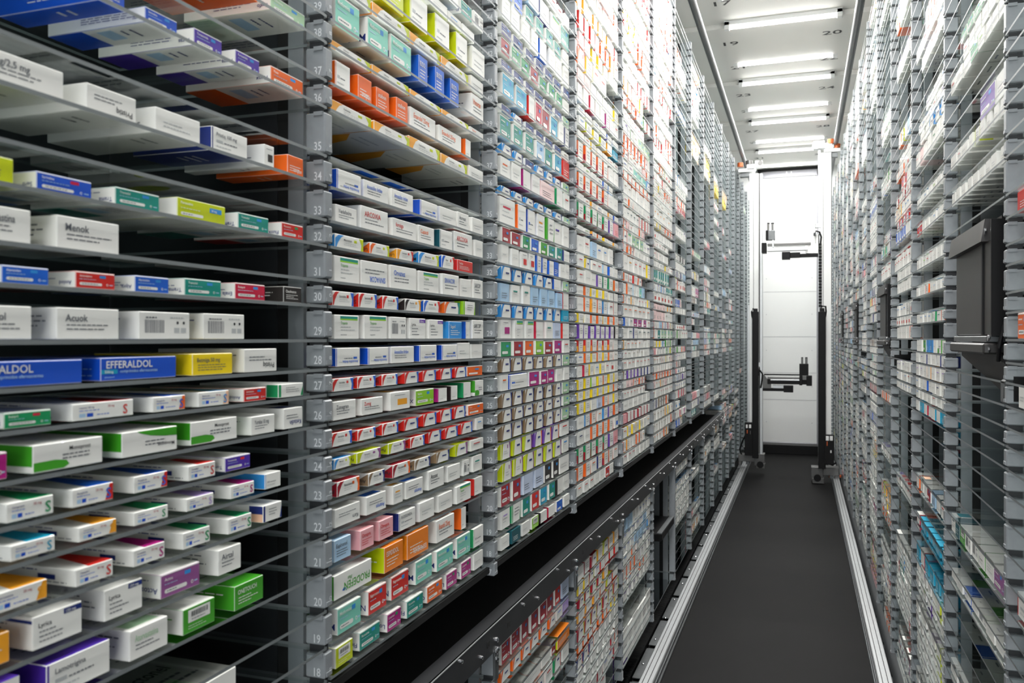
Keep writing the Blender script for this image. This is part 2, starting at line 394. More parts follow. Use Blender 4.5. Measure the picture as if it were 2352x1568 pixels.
CARD = C['white']
def box_geo(w_, d, h, L, chamfer, off):
    """-> verts, faces, face colours in the box frame: x across the front, y into the shelf, z up"""
    V = []; Fc = []; Cc = []
    if chamfer:
        mb = MB(); mb.quadbox(0, w_, 0, d, 0, h, 0, chamfer); V = mb.v; Fc = mb.f
        # order of the first six faces: -x,-y,-z,+x,+y,+z
        Cc = [L.c['L'], L.c['F'], L.c['U'], L.c['R'], L.c['K'], L.c['T']] + [tuple(.5*(a_+b_) for a_, b_ in zip(CARD, L.c['F']))]*(len(Fc)-6)
    else:
        V = [(x, y, z) for z in (0, h) for y in (0, d) for x in (0, w_)]
        Fc = [(0,2,3,1),(4,5,7,6),(0,1,5,4),(2,6,7,3),(0,4,6,2),(1,3,7,5)]; Cc = [L.c['U'], L.c['T'], L.c['F'], L.c['K'], L.c['L'], L.c['R']]
    m = chamfer
    def place(f, x, y, o):
        if f == 'F': return (m+x*(w_-2*m), -o, m+y*(h-2*m))
        if f == 'L': return (-o, d-m-x*(d-2*m), m+y*(h-2*m))
        if f == 'R': return (w_+o, m+x*(d-2*m), m+y*(h-2*m))
        if f == 'T': return (m+x*(w_-2*m), m+y*(d-2*m), h+o)
        return (m+x*(w_-2*m), d-m-y*(d-2*m), -o)
    for e in L.d:
        f = e[0]; n = len(V)
        if isinstance(e[1], str):
            _, t, x, y, hh, c, flip, wmax, lay = e
            if not chamfer: continue
            vs, fs, wd = glyphs(t)
            fw, fh = (w_, h) if f == 'F' else ((d, h) if f in 'LR' else (w_, d))
            sx = hh*fh/fw
            if wd*sx > wmax: sx = wmax/wd
            sg = -1 if flip else 1
            y0 = y + hh if flip else y
            o = off*lay
            for a_, b_ in vs:
                px = x + sg*a_*sx; py = y0 + sg*b_*hh
                V.append(place(f, min(1, max(0, px)), min(1, max(0, py)), o))
            Fc += [tuple(n+i for i in q) for q in fs]; Cc += [c]*len(fs)
        else:
            _, pts, c, lay = e
            V += [place(f, min(1, max(0, x)), min(1, max(0, y)), off*lay) for x, y in pts]
            Fc.append(tuple(range(n, n+len(pts)))); Cc.append(c)
    return V, Fc, Cc
def card_mesh(name, V, Fc, Cc):
    me = bpy.data.meshes.new(name); me.from_pydata(V, [], Fc); me.materials.append(M['card'])
    a_ = me.attributes.new('print', 'FLOAT_COLOR', 'FACE'); buf = []
    for c in Cc: buf += [c[0], c[1], c[2], 1.0]
    a_.data.foreach_set('color', buf); me.update(); return me

BOXES = []     # dicts: side, y (front-left corner along the aisle), x, z, w, d, h, style, title, bay, level
SET = .006
def put(side, ya, yb, z, h, st, title='', d=None, bay=0, lev=0, seed=None):
    """ya<yb along the aisle"""
    d = d or R.uniform(.095, .135)
    BOXES.append(dict(side=side, ya=ya, yb=yb, z=z, h=h, st=st, title=title, d=d, bay=bay, lev=lev))

def lev_of(c): return min(range(len(UP)), key=lambda i: abs(LC[i]-c) if i < len(LC) else 9e9)
def pxrow(bay, c, items):
    i = lev_of(c); z = Z(UP[i]) + .0022; nxt = Z(UP[i+1]) - .004
    for it in items:
        uL, uR, vT, st = it[:4]; title = it[4] if len(it) > 4 else ''
        xf = A + SET
        ya, _ = on_left(uL, 0, xf); yb, zt = on_left(uR, vT, xf)
        h = min(max(zt - z, .012), nxt - z)
        put('L', ya, yb, z, h, st, title, it[5] if len(it) > 5 else None, bay, i)

# nearest bay, every box read off the photograph: left edge, right edge, top of the front
pxrow(0, 104, [(500,594,-30,'solid:orange'), (622,701,36,'cin:lgreen','','Fosfo')][:1] + [(622,701,36,'cin:lgreen:sky','Fosfomicina')])
pxrow(0, 252, [(120,190,-75,'cin:royal','Sertralina'),(232,292,-20,'solid:royal','Sertralina'),(337,410,50,'cin:royal','Sertralina'),(448,512,95,'cin:purple','Torasemida'),(545,600,140,'cin:purple','Furosemida'),(627,701,187,'cin:orange','Fluox')])
pxrow(0, 430, [(-80,148,167,'w','0,5 mg/2,5 mg'),(200,314,229,'w:dark','~Pristiq'),(362,464,280,'w','',.13),(490,572,317,'side:navy','Pristiq 100 mg'),(610,633,338,'patch:black'),(663,699,366,'solid:orange','~utabon')])
pxrow(0, 567, [(-90,34,366,'solid:ygreen','Lyp'),(90,217,419,'cin:royal:crimson','Sertralina'),(267,368,450,'cin:teal','Tramadol'),(412,522,476,'blob:ygreen','Paroxetina'),(551,620,502,'cin:teal','Tramadol'),(649,698,520,'cin:red:green','Fluoxetina')])
pxrow(0, 647, [(-70,77,484,'w','Cloperastina'),(137,280,516,'w','Menok')])
pxrow(0, 704, [(10,118,617,'cin:blue','Alprazolam'),(176,267,630,'cin:red','Amlodipino'),(311,389,639,'cin:blue','Alprazolam'),(427,510,646,'cin:teal','Tramadol'),(545,613,655,'cin:crimson','Enalapril'),(654,695,661,'solid:black','Oxolvance')])
pxrow(0, 782, [(-70,78,704,'w','Lacerol'),(136,279,711,'w','Acuok'),(321,437,719,'bar'),(472,566,723,'bar')])
pxrow(0, 848, [(-90,190,825,'big:royal','EFFERALDOL'),(237,410,817,'big:royal','EFFERALDOL'),(443,535,810,'solid:yellow','Betmiga 50 mg'),(562,636,800,'w:dark','~Pristiq')])
pxrow(0, 906, [(15,123,941,'cin:green:crimson','Enalapril'),(172,313,916,'san:red','Losartan 100 mg'),(354,428,906,'san:blue:orange','Repaglinida'),(459,529,895,'san:sky:peach','Risedronato'),(561,612,888,'cin:red','Amlodipino'),(642,699,878,'stripe:green','AQUA Oft')])
pxrow(0, 974, [(-60,21,1037,'cin:magenta','Lacosa'),(78,239,1001,'leaf:gleaf','Monoprost'),(282,408,977,'leaf:gleaf:up','Monoprost'),(443,549,956,'leaf:gleaf','Monoprost'),(578,632,950,'w','Yurelax 10 mg'),(655,698,933,'w:navy','~Ketisdin')])
pxrow(0, 1036, [(18,127,1135,'san:green','Omeprazol'),(170,264,1106,'san:blue:red','Repaglinida'),(312,389,1080,'san:blue:red','Repaglinida'),(434,496,1058,'san:red','Carvedilol'),(522,579,1040,'cin:purple:red','Torasemida')])
pxrow(0, 1090, [(24,127,1229,'san:cyan','Olmesartan'),(183,270,1191,'san:amber:amber','Atorvastatina'),(313,391,1159,'san:green','Carvedilol'),(431,493,1130,'san:lilac','Valsartan'),(533,587,1103,'san:magenta','Loratadina'),(612,648,1080,'side:sky','')])
pxrow(0, 1156, [(-20,110,1328,'san:amber:amber','Atorvastatina'),(174,260,1282,'san:red','Carvedilol'),(308,380,1242,'san:magenta','Loratadina'),(424,486,1206,'san:green','Carvedilol'),(527,580,1176,'san:green','Carvedilol'),(605,648,1149,'stripe:navy:peach','Enalapril')])
pxrow(0, 1228, [(-40,29,1448,'solid:amber',''),(81,194,1379,'band:navy:w','Lyrica'),(246,333,1326,'band:navy','Lyrica'),(373,462,1289,'cin:plum','Actos'),(505,557,1246,'w','Airtal')])
pxrow(0, 1308, [(-40,50,1551,'side:purple:x','Lamot'),(112,257,1467,'side:purple:x','Lamotrigina'),(299,386,1413,'w:lgreen','Atorvastatina'),(423,496,1370,'lab:gleaf','ONETOUCH'),(540,606,1319,'solid:gleaf','ONETOUCH')])
pxrow(0, 1482, [(400,548,1530,'wide','Actonel',.15)])
# second bay
ST_ = 'sta:amber:ygreen'
pxrow(1, -203, [(890,935,-20,'w'),(990,1029,18,'w'),(1033,1062,50,'w:sky'),(1064,1091,78,'w')])
pxrow(1, -266, [(990,1020,-40,'cin:teal',''),(1025,1052,-10,'w:teal'),(1062,1086,20,'cin:teal','Fluoxetina'),(1091,1112,43,'bar')])
pxrow(1, -105, [(880,931,-50,'lab:ygreen'),(944,983,5,'side:ygreen:x'),(1000,1032,50,'side:ygreen:x'),(1049,1074,81,'side:ygreen:x'),(1085,1113,126,'w')])
pxrow(1, -46, [(780,854,0,ST_,'Fosfomicina'),(859,943,68,ST_,'Fosfomicina'),(945,1014,124,ST_,'Fosfomicina'),(1016,1077,174,ST_,'Fosfomicina'),(1085,1112,190,'w')])
pxrow(1, 44, [(774,829,20,'cin:mint','Metformina'),(846,892,71,'cin:mint','Metformina'),(902,948,109,'cin:mint','Metformina'),(965,985,139,'solid:blue','IBUDOL'),(1003,1023,164,'solid:blue','IBUDOL'),(1038,1057,192,'solid:blue','IBUDOL'),(1085,1112,197,'w:orange','Irbesartan')])
pxrow(1, 104, [(764,855,147,ST_,'Fosfomicina'),(859,942,199,ST_,'Fosfomicina'),(944,1013,250,ST_,'Fosfomicina'),(1016,1076,292,ST_,'Fosfomicina'),(1083,1112,308,'w:orange','Irbesartan')])
pxrow(1, 191, [(771,805,157,'side:orange'),(824,855,188,'solid:orange','~utabon'),(869,898,215,'solid:orange','utabon'),(912,938,237,'solid:orange','utabon'),(944,1002,278,'w:orange','Enandol 25mg'),(1010,1060,315,'w:orange','Enandol 25mg'),(1070,1082,325,'side:orange')])
pxrow(1, 252, [(762,856,273,ST_,'Fosfomicina'),(859,941,317,ST_,'Fosfomicina'),(943,1013,346,ST_,'Fosfomicina'),(1016,1076,381,ST_,'Fosfomicina'),(1080,1112,395,'w')])
AM = 'Amoxicilino Ardine'
pxrow(1, 430, [(775,830,406,'side:royal','~'+AM),(838,894,431,'w:blue',AM),(902,952,450,'w:blue',AM),(967,1006,471,'side:royal','~'+AM),(1013,1050,486,'w'),(1055,1080,494,'w','Atorvast'),(1086,1111,507,'w')])
pxrow(1, 508, [(771,820,482,'w','Venlafaxina'),(831,893,489,'w:red','ARCOXIA'),(902,956,515,'w:red','forxiga'),(962,998,526,'w:orange','Cupacti'),(1012,1040,534,'side:dteal'),(1046,1086,542,'w:red','ARCOXIA'),(1093,1110,555,'w')])
pxrow(1, 567, [(771,837,550,'sta:sky:ygreen','Montelukast'),(854,898,565,'sta:orange:ygreen','Losartan'),(914,952,578,'sta:amber:red','Lorazepam'),(965,1011,587,'sta:sky:ygreen','Montelukast'),(1017,1046,591,'sta:blue:red','Ator'),(1051,1086,603,'solid:red','Terbina')])
pxrow(1, 647, [(770,828,596,'top:teal','Trajenta'),(833,892,607,'w:blue','~SINVACOR'),(899,958,618,'w:blue','Orvatez'),(965,1011,629,'top:teal','Trajenta'),(1017,1054,634,'w:blue','SINVACOR'),(1061,1085,643,'w'),(1090,1112,645,'w','SARCOP')])
SE = 'sta:red:blue'
pxrow(1, 704, [(765,813,672,SE,'Sertralina'),(826,867,676,SE,'Sertralina'),(881,917,682,SE,'Sertralina'),(932,968,689,'sta:black:amber','Rosuvast'),(977,1014,692,'sta:blue:red','Atorvast'),(1025,1059,696,'sta:orange:teal','Telmi'),(1065,1091,694,'stripe:lime')])
pxrow(1, 782, [(770,826,725,'top:teal','Trajenta'),(839,891,726,'top:teal','Trajenta'),(899,935,729,'bar'),(944,980,732,'band:violet','Lyrica'),(988,1020,735,'band:violet','Lyrica'),(1033,1062,739,'solid:sky','Seguril'),(1073,1083,739,'side:blue'),(1086,1110,736,'w','SARCOP')])
pxrow(1, 848, [(774,829,798,'side:royal','~'+AM),(848,895,797,'side:royal','~'+AM),(901,953,795,'w:blue',AM),(965,1004,792,'side:royal','~'+AM),(1017,1051,791,'side:royal','~'+AM),(1055,1082,787,'w'),(1086,1111,790,'w')])
def ser(c, tops, last):
    xs = [(765,813),(826,867),(881,917),(930,961),(973,1002),(1013,1038),(1047,1072)]
    pxrow(1, c, [(x0,x1,t,SE,'Sertralina') for (x0,x1),t in zip(xs,tops)] + [(1077,1111,last,'cin:orange','Fluoxet')])
ser(906, [866,861,857,853,849,845,842], 839)
pxrow(1, 974, [(768,820,916,'w','Zonegran'),(834,883,910,'w:red','Zomig'),(897,941,896,'patch:amber'),(958,999,891,'cin:lime','Xeplion'),(1010,1030,890,'side:magenta'),(1038,1053,885,'side:black'),(1066,1083,877,'side:green'),(1091,1110,872,'leaf:gleaf')])
ser(1036, [986,979,966,958,946,938,931], 924)
pxrow(1, 1090, [(770,809,1045,'sta:sky:ygreen','Montelu'),(821,876,1026,'sta:ygreen:plum','Pantoprazol'),(896,935,1009,'sta:ygreen:plum','Pantoprazol'),(945,977,997,SE,'Sertra'),(987,1015,986,SE,'Sertra'),(1023,1051,977,SE,'Sertra'),(1060,1085,967,SE,'Sertra'),(1095,1110,957,'w:sky')])
pxrow(1, 1156, [(776,827,1092,'sta:dred:orange','Paracetamol'),(849,886,1076,'sta:brown:navy','Atorvast'),(903,943,1056,'sta:dred:orange','Paracetamol'),(955,990,1045,'sta:brown:navy','Atorvast'),(1004,1033,1031,'sta:brown:navy','Atorvast'),(1048,1075,1014,'sta:ygreen:plum','Panto'),(1084,1112,1004,'w:red')])
pxrow(1, 1228, [(774,831,1150,'w','~Kern'),(845,890,1126,'w:blue','~Avamys'),(905,927,1109,'w:amber'),(935,974,1094,'w:blue','~Avamys'),(986,1021,1071,'w:dark','Atozet'),(1031,1059,1062,'w'),(1068,1081,1054,'bar'),(1089,1109,1042,'w:teal')])
pxrow(1, 1308, [(771,809,1226,'solid:lblue','Espironol'),(829,860,1206,'solid:pink','Omepra'),(874,906,1184,'solid:pink','Omepra'),(919,956,1163,'side:navy','BUDESONIDA'),(965,999,1142,'w'),(1010,1042,1125,'w'),(1050,1082,1105,'top:teal','Trajenta'),(1091,1110,1092,'side:red')])
pxrow(1, 1398, [(771,856,1281,'logo:gleaf','~PRODEFEN'),(883,926,1237,'solid:tangerine:ygreen','ESPIDIDOL'),(937,985,1206,'solid:tangerine','~ESPIDIDOL'),(1006,1046,1177,'w:orange','Enandol 25mg'),(1062,1073,1163,'side:orange')])
pxrow(1, 1482, [(776,829,1368,'cin:mint','Metformina'),(847,888,1335,'cin:red','Naproxeno'),(901,940,1304,'cin:red','Naproxeno'),(957,994,1270,'cin:mint','Metformina'),(1004,1041,1245,'cin:mint','Metformina'),(1051,1081,1219,'cin:mint','Metformina'),(1089,1111,1203,'side:green')])
pxrow(1, 1558, [(772,811,1464,'lab:ygreen'),(829,875,1424,'cin:teal','Fluoxetina'),(890,921,1391,'cin:magenta:green','Losartan'),(935,972,1357,'cin:teal','Fluoxetina'),(984,1018,1326,'cin:orange','Carvedilol'),(1028,1052,1304,'cin:magenta:green','Losartan'),(1062,1084,1279,'cin:magenta:green','Losartan'),(1091,1111,1261,'w')])

# rows given as a list of looks laid out along a bay
def row(side, bay, z, z1, looks, hf=.82, wf=.76, d=None, lev=0, rnd=R):
    y0 = post_y(bay) + .035; L_ = PITCH - .075
    n = len(looks); tot = sum(float(x.split('*')[1]) if '*' in x else 1 for x in looks); y = y0
    for x in looks:
        wt = float(x.split('*')[1]) if '*' in x else 1; st = x.split('*')[0]; pw = L_*wt/tot
        title = ''
        if '|' in st: st, title = st.split('|')
        if st != '-':
            gap = pw*(1-wf)*(.7+.5*rnd.random()) if wt <= 1.3 else .008
            hh = (z1-z)*min(.9, hf*rnd.uniform(.94, 1.06))
            if side == 'L': put(side, y+gap, y+pw, z+.0022, hh, st, title, d, bay, lev)
            else: put(side, y, y+pw-gap, z+.0022, hh, st, title, d, bay, lev)
        y += pw
def lrow(bay, c, looks, hf=.8, **k):
    i = lev_of(c); row('L', bay, Z(UP[i]), Z(UP[i+1]), looks, hf, lev=i, **k)
BS = 'sta:sky:navy'; NV = 'cin:navy'; BR = 'sta:brown:navy'; YW = 'sta:ygreen:plum'; PG = 'cin:lgreen'
lrow(2, 1558, ['w','solid:dteal','w','lab:lime','side:black','side:crimson','cin:blue','w'], .62)
lrow(2, 1482, ['w:lilac','stripe:green','cin:teal','cin:red','cin:cyan','cin:teal','side:black','w'], .9)
lrow(2, 1398, ['cin:dred','cin:dred','solid:pblue*1.3','solid:pblue*1.3','cin:black','cin:black','w*1.4'], .9)
lrow(2, 1308, [YW]*6+['w:sky'], .88)
lrow(2, 1228, [YW]*3+['sta:violet:orange']*3+['w:red*1.3'], .88)
for c in (1156, 1090, 1036, 906): lrow(2, c, [BR]*6+[PG], .84)
lrow(2, 974, ['w:orange*.8','side:royal:x*1.9','cin:magenta*1.3','cin:magenta','cin:magenta','w','w'], .85)
lrow(2, 848, ['cin:green','cin:dred','cin:orange','cin:lime','cin:dred','cin:magenta','w:red'], .85)
lrow(2, 782, ['patch:magenta','top:teal','top:teal','side:crimson','w:teal','solid:pblue','side:red'], .9)
lrow(2, 704, [BS]*6+['solid:cyan'], .85)
lrow(2, 647, ['solid:lblue']+['w:teal']*2+['solid:lblue']*4+['side:red'], .9)
lrow(2, 567, [BS]*5+['side:blue',PG], .8)
lrow(2, 508, ['w','w','patch:red','patch:red','stripe:blue*.8','stripe:blue*.8','side:blue*.8','solid:blue*.8','w*.8','w*.8'], .86)
lrow(2, 430, ['cin:dred','cin:dred','cin:green','cin:blue','cin:gleaf','cin:teal','cin:teal','side:navy'], .8)
lrow(2, 362, ['w:crimson*1.4','side:orange','side:royal','w:amber','stripe:gleaf','w:purple','w'], .95)
lrow(2, 252, [BS]*6+[PG], .5)
lrow(2, 191, ['w:orange','w','side:magenta','w','solid:lpink*1.7','side:green','w:red'], .9)
lrow(2, 104, [BS,BS,NV,BS,BS,BS,PG], .62)
lrow(2, 44, ['cin:teal']*3+['cin:lblue','cin:teal','cin:cyan','solid:red'], .95)
lrow(2, -46, [NV,BS,NV,NV,NV,NV,'w:brown'], .55)
lrow(2, -105, ['cin:cyan*1.3','cin:cyan*1.3','side:red*.8','cin:crimson*.8','cin:dred','cin:cyan','w*.8','stripe:navy*.8'], .95)
lrow(2, -203, [NV]*6+[PG], .6)
lrow(2, -266, ['cin:dred','cin:green','cin:green','cin:dred','cin:green','cin:green','cin:green','w'], .85)
lrow(2, -332, [NV]*7, .7)
lrow(2, -393, ['w']*4+['side:blue','w','w','w'], .95)
OD = 'stripe:orange:dred'; GD = 'stripe:green:dred'; PU = 'stripe:violet'; YL = 'stripe:yellow'; OR = 'stripe:red:amber'; OW = 'stripe:orange'
b3 = {1558:(['w:orange','w:red','w:red','w','w','cin:red','w','-'],.75), 1482:([OW,OW,'w:orange','stripe:navy',OD,OD,'w:orange'],.9), 1398:([GD]*5+[PU,'solid:pink'],.88),
 1308:(['w:navy','w']+[OW]*4+['patch:blue'],.82), 1228:(['w','stripe:sky',OW,'w:orange','stripe:sky',PU,OW],.85), 1156:([YL,YL,'w','solid:pblue',OW,'side:peach',YL],.85),
 1090:([YL]*6+[OW],.85), 1036:([YL,YL,'side:lime',YL,OW,YL,YL],.8), 974:(['w','stripe:crimson','stripe:yellow','w:sky',YL,'w:red','patch:red','w'],.85),
 906:(['w:blue',OW,YL,OW,YL,OW,'w:brown'],.8), 848:([OR]*6+['w'],.85), 782:([PU]*7+['stripe:black'],.85), 704:([YL,'w',OW,OW,YL,OW,OW],.8),
 647:(['w',OW,'stripe:amber','stripe:orange','stripe:sky','w:crimson','side:red'],.88), 567:(['w',OW,YL,YL,YL,'w','side:black'],.8), 508:(['w:red','w','w',PU,'stripe:green','stripe:green',OW],.85),
 430:(['w:crimson','sta:yellow:sky','w:red','w:crimson','side:lblue','side:blue','w'],.85), 362:(['w','w:red','solid:lblue','w:blue','w:sky','w','-'],.8), 252:(['w','w:lime','stripe:amber:navy',OW,YL,'w','stripe:amber'],.45),
 191:([GD]*5+[PU,'solid:pink'],.95), 104:(['w','w:orange','stripe:amber','w:sky','w','stripe:amber','side:blue'],.6), 44:([OD]*5+['w','w'],.92), -46:(['w','w:lime','w','w:teal','stripe:blue','side:sky','-'],.65), -105:([OD]*5+['w','w'],.9),
 -203:(['w','w:red',YL,'w','w','w:orange','w:red'],.6), -266:(['w:sky','stripe:ygreen',YL,'stripe:ygreen','side:amber','solid:cyan'],.75), -332:(['w:sky','w','w:blue','w','stripe:blue','w'],.6), -393:(['w','w','side:crimson','w','w','stripe:magenta','w','w:red'],.9)}
for c, (l, h) in b3.items(): lrow(3, c, l, h)
POOL = ['w']*10 + ['w:red','w:blue','w:navy','w:orange','w:teal','w:crimson','w:sky','w:amber','w:violet','top:teal','patch:red','patch:sky','stripe:red','stripe:blue','stripe:navy','stripe:orange','stripe:yellow','stripe:crimson','stripe:gleaf','stripe:sky','stripe:violet','stripe:black','side:navy','side:dred','side:orange','side:lblue','cin:red','cin:blue','cin:teal','cin:magenta','cin:mint','cin:lgreen','solid:pink','solid:lblue','solid:lpink','sta:sky:navy','sta:brown:navy','sta:ygreen:plum','sta:red:blue','sta:amber:ygreen','band:violet','bar','sta:orange:red','w:brown','w:dteal']
WARM = ['w','w:orange','stripe:orange','stripe:amber','w:red','stripe:red','stripe:yellow','w','w:crimson','sta:orange:red','w:amber','w','solid:lpink','w:brown']
def rand_row(side, bay, z, z1, rnd, pool=POOL, fill=1.0, lev=0):
    n = rnd.choice([6, 7, 7, 8, 8, 9]); L_ = []
    while len(L_) < n:
        s = rnd.choice(pool); L_ += [s]*rnd.choice([1, 1, 2, 3, 4, 7] if rnd.random() < .6 else [1])
    L_ = L_[:n]
    k = int(round(n*fill*rnd.uniform(.85, 1.0))) if fill < 1 else n
    if rnd.random() < .12: k = max(2, k-2)
    L_ = L_[:k] + ['-']*(n-k)
    row(side, bay, z, z1, L_, rnd.choice([.72, .8, .86, .9]), rnd.choice([.72, .8, .86]), lev=lev, rnd=rnd)
rr = random.Random(3)
for i in range(len(LC), len(UP)-1):     # high shelves of the two front bays and bays 2-3
    for b_ in (2, 3): rand_row('L', b_, Z(UP[i]), Z(UP[i+1]), rr, WARM if b_ == 3 else POOL, lev=i)
    if i < len(LC)+6: rand_row('L', 1, Z(UP[i]), Z(UP[i+1]), rr, lev=i)
NB = 15
for b_ in range(4, NB):
    for i in range(len(UP)-1):
        z = UP[i]; p = 1.0; pool = WARM if (b_ in (4, 5) and rr.random() < .6) else POOL
        if b_ == 6: p = .96 if z < .3 else (.6 if z < .9 else .38)
        if b_ in (7, 8): p = (.0 if -.6 < z < -.22 else (.95 if z < .05 else .5)) if z < .6 else (.9 if b_ == 7 and 2.1 < z < 2.5 else .12)
        if b_ in (9, 10, 11): p = (.0 if -.7 < z < -.25 else (.9 if z < .05 else .45)) if z < .6 else .06
        if b_ >= 12: p = .03
        if 7 <= b_ <= 10 and 1.72 < z < 1.98: pool = ['stripe:amber', 'solid:yellow', 'cin:amber', 'w:amber']; p = 1
        if rr.random() < p: rand_row('L', b_, Z(UP[i]), Z(UP[i+1]), rr, pool, 1.0 if b_ < 6 else .8, lev=i)
# lower left rack (under the beam)
def lowrow(b_, i, looks, hf=.82, **k):
    z1 = LOWL[i+1] if i+1 < len(LOWL) else -1.085
    row('L', b_, Z(LOWL[i]), Z(z1), looks, hf, lev=100+i, **k)
lowrow(2, 11, ['cin:dred','cin:dred','cin:dred','cin:dred','cin:dred','cin:dred','cin:red','solid:pblue*1.2'], 1.0)
lowrow(2, 10, ['sta:orange:white']*6+['w:blue','solid:lilac'], .7)
lowrow(2, 8, ['wide|Losec*2','wide:sky|cinf*2.2','wide|Prednis*1.3','cin:dred*.7','solid:tangerine:ygreen*1.8'], .85, d=.2)
lowrow(2, 7, ['w','w','sta:orange:white','sta:orange:white','w:red','sta:green:red','w'], .8)
for i in (3, 4, 5, 6): rand_row('L', 2, Z(LOWL[i]), Z(LOWL[i+1]), rr, lev=100+i)
MIX = ['sta:amber:ygreen','stripe:yellow','side:orange','w:orange','stripe:orange','sta:dred:ygreen','w','w:sky','stripe:dred','sta:ygreen:plum','w','stripe:amber','w:blue','sta:navy:orange','w','w:red','side:red','stripe:navy']
for i in range(1, 12):
    z1 = LOWL[i+1] if i+1 < len(LOWL) else -1.085
    rand_row('L', 3, Z(LOWL[i]), Z(z1), rr, MIX, lev=100+i)
for i in range(5, 12):
    z1 = LOWL[i+1] if i+1 < len(LOWL) else -1.085
    rand_row('L', 4, Z(LOWL[i]), Z(z1), rr, ['w:violet','stripe:violet','w:sky','w','w:navy','stripe:orange'] if i < 9 else ['w','stripe:sky','w:blue','solid:lblue'], lev=100+i)
row('L', 4, Z(LOWL[0]), Z(-1.62), ['side:violet','wide','wide','wide','wide','wide'], .55, .95, .2, 100)
for i in range(5, 10): rand_row('L', 6, Z(LOWL[i]), Z(LOWL[i+1]), rr, ['w','w','w:brown','w:sky'], lev=100+i)
rand_row('L', 6, Z(-1.172), Z(-1.085), rr, ['w','w','w:brown','w:sky'], .9, lev=111)
for b_ in range(7, NB-1):
    for i in range(len(LOWL)):
        z1 = LOWL[i+1] if i+1 < len(LOWL) else -1.085
        if rr.random() < (.45 if i > 5 else .08) and b_ < 13: rand_row('L', b_, Z(LOWL[i]), Z(z1), rr, ['w','w','w:crimson','cin:amber','w:sky','solid:pink'] , .85, lev=100+i)
    if b_ >= 10:
        ll = MIDL + [UP[0]]
        for i in range(len(MIDL)):
            if rr.random() < .5 and b_ < 13: rand_row('L', b_, Z(ll[i]), Z(ll[i+1]), rr, lev=120+i)

# right rack
RL = LOWR + UP
def rrow(b_, z, looks, hf=.8, **k):
    i = min(range(len(RL)), key=lambda j: abs(RL[j]-z)); row('R', b_, Z(RL[i]), Z(RL[i+1]), looks[::1], hf, lev=200+i, **k)
NO = 'wide|Nolotil'
TALL = dict(wf=.92, d=.16)
rrow(2, .957, ['w','w','w','w:lime','cin:green*1.4','wide*1.6','wide:red*1.6','w:red'], .95, **TALL)
rrow(2, .716, ['w','cin:violet*1.6','-','-','-','-'], .9, **TALL)
TALL = dict(wf=.70, d=.16)
rrow(2, .657, ['w','w','w','w','stripe:ygreen','w','w*1.4','w:pink','w*1.4'], .88, **TALL)
rrow(2, .512, ['w']*8+['w|Nolotil'], .85, **TALL)
TALL = dict(wf=.9, d=.16)
rrow(2, -.765, ['w:dteal','solid:dteal','lab:gleaf*1.1','bar*1.1','bar*1.1','side:gleaf*1.1','wide|Losec*1.4','cin:plum*1.5'][::-1], .9, **TALL)
rrow(2, -.95, [NO,'wide','bar',NO,'side:blue:x',NO,NO][::1], .62, **TALL)
rrow(2, -1.32, [NO,NO,NO,NO,'wide',NO], .8, **TALL)
rrow(2, -1.46, ['wide','wide','wide',NO,'wide',NO], .8, **TALL)
rrow(2, -1.60, ['wide','wide','wide',NO,'wide',NO], .8, **TALL)
rrow(3, .512, ['w','w','w:sky','w','w','w','cin:red','cin:red'], .8); rrow(3, .338, ['w','w','w','w','w:red','w:lime','w','w'], .8)
rrow(3, .204, ['w:lblue','w','w:lblue','w','stripe:orange','w','w','w'], .8); rrow(3, .073, ['stripe:orange','w:teal','stripe:green','w:sky','w:sky','w:sky','w'], .8)
rrow(3, .657, ['w','w','w:lime','w','w:sky','w','w'], .8); rrow(3, .862, ['w','w','w:green','w','w','solid:lpink','w:pink'], .8)
rrow(3, -.07, ['w','leaf:gleaf','w','solid:sky','solid:sky','cin:gleaf','w','w'], .9); rrow(3, -.127, ['side:navy','side:navy','w','w','side:navy','w:violet','w'], .85)
rrow(3, -.194, ['w:lilac','w:lilac','w','side:amber','w','w:lilac','w:lilac'], .88); rrow(3, -.254, ['w','w:navy','w','w','side:blue','w','w:sky'], .85)
rrow(3, -.307, ['w','w','w:red','w','w','w','w:sky'], .88); rrow(3, -.372, ['solid:cyan','side:cyan','side:cyan','side:crimson','side:crimson','solid:cyan','w'], .85)
rrow(3, -.765, ['w:red','side:dteal','solid:lblue','cin:dred','w','w:peach','side:orange'], .95); rrow(3, -.95, ['solid:cyan']*6+['side:crimson'], .95)
rrow(3, -1.12, ['solid:cyan']*4+['side:crimson','solid:cyan'], .8); rrow(3, -1.26, ['w','w:sky','w','side:violet','w:lime','w','w:crimson'], .8)
for z in (-1.195, -1.39, -1.46, -1.53, -1.6, -1.76): rrow(3, z, ['w','side:ygreen','w','w','w:violet','w','w'], .82)
rrow(1, -.03, ['-']*6+['cin:orange'], .9); rrow(1, -.194, ['-','-','-','-','-','-','w','w'], .9); rrow(1, -.765, ['-']*5+['side:red*2'], .9); rrow(1, .338, ['-','-','-','w','solid:red*1.4'], .9)
DEV = (2, 5, 8, 11)
for b_ in range(3, NB):
    for i in range(len(RL)-1):
        z = RL[i]
        if b_ == 3 and z < .9: continue
        if b_ in DEV and -.14 < z < .36: continue
        if b_ in (5, 8) and -.62 < z < -.13 and rr.random() < .8: continue
        p = {3: .75, 4: .62, 5: .55, 6: .9, 7: .85}.get(b_, .92)
        if b_ == 4 and -.70 < z < -.30: p = 0.15
        if z > 1.1: p *= (.8 if b_ < 5 else .5 if b_ < 10 else .75)
        if rr.random() < p: rand_row('R', b_, Z(z), Z(RL[i+1]), rr, POOL if rr.random() < .7 else ['w','w','w:sky','w:violet','w:red'], .95, lev=200+i)
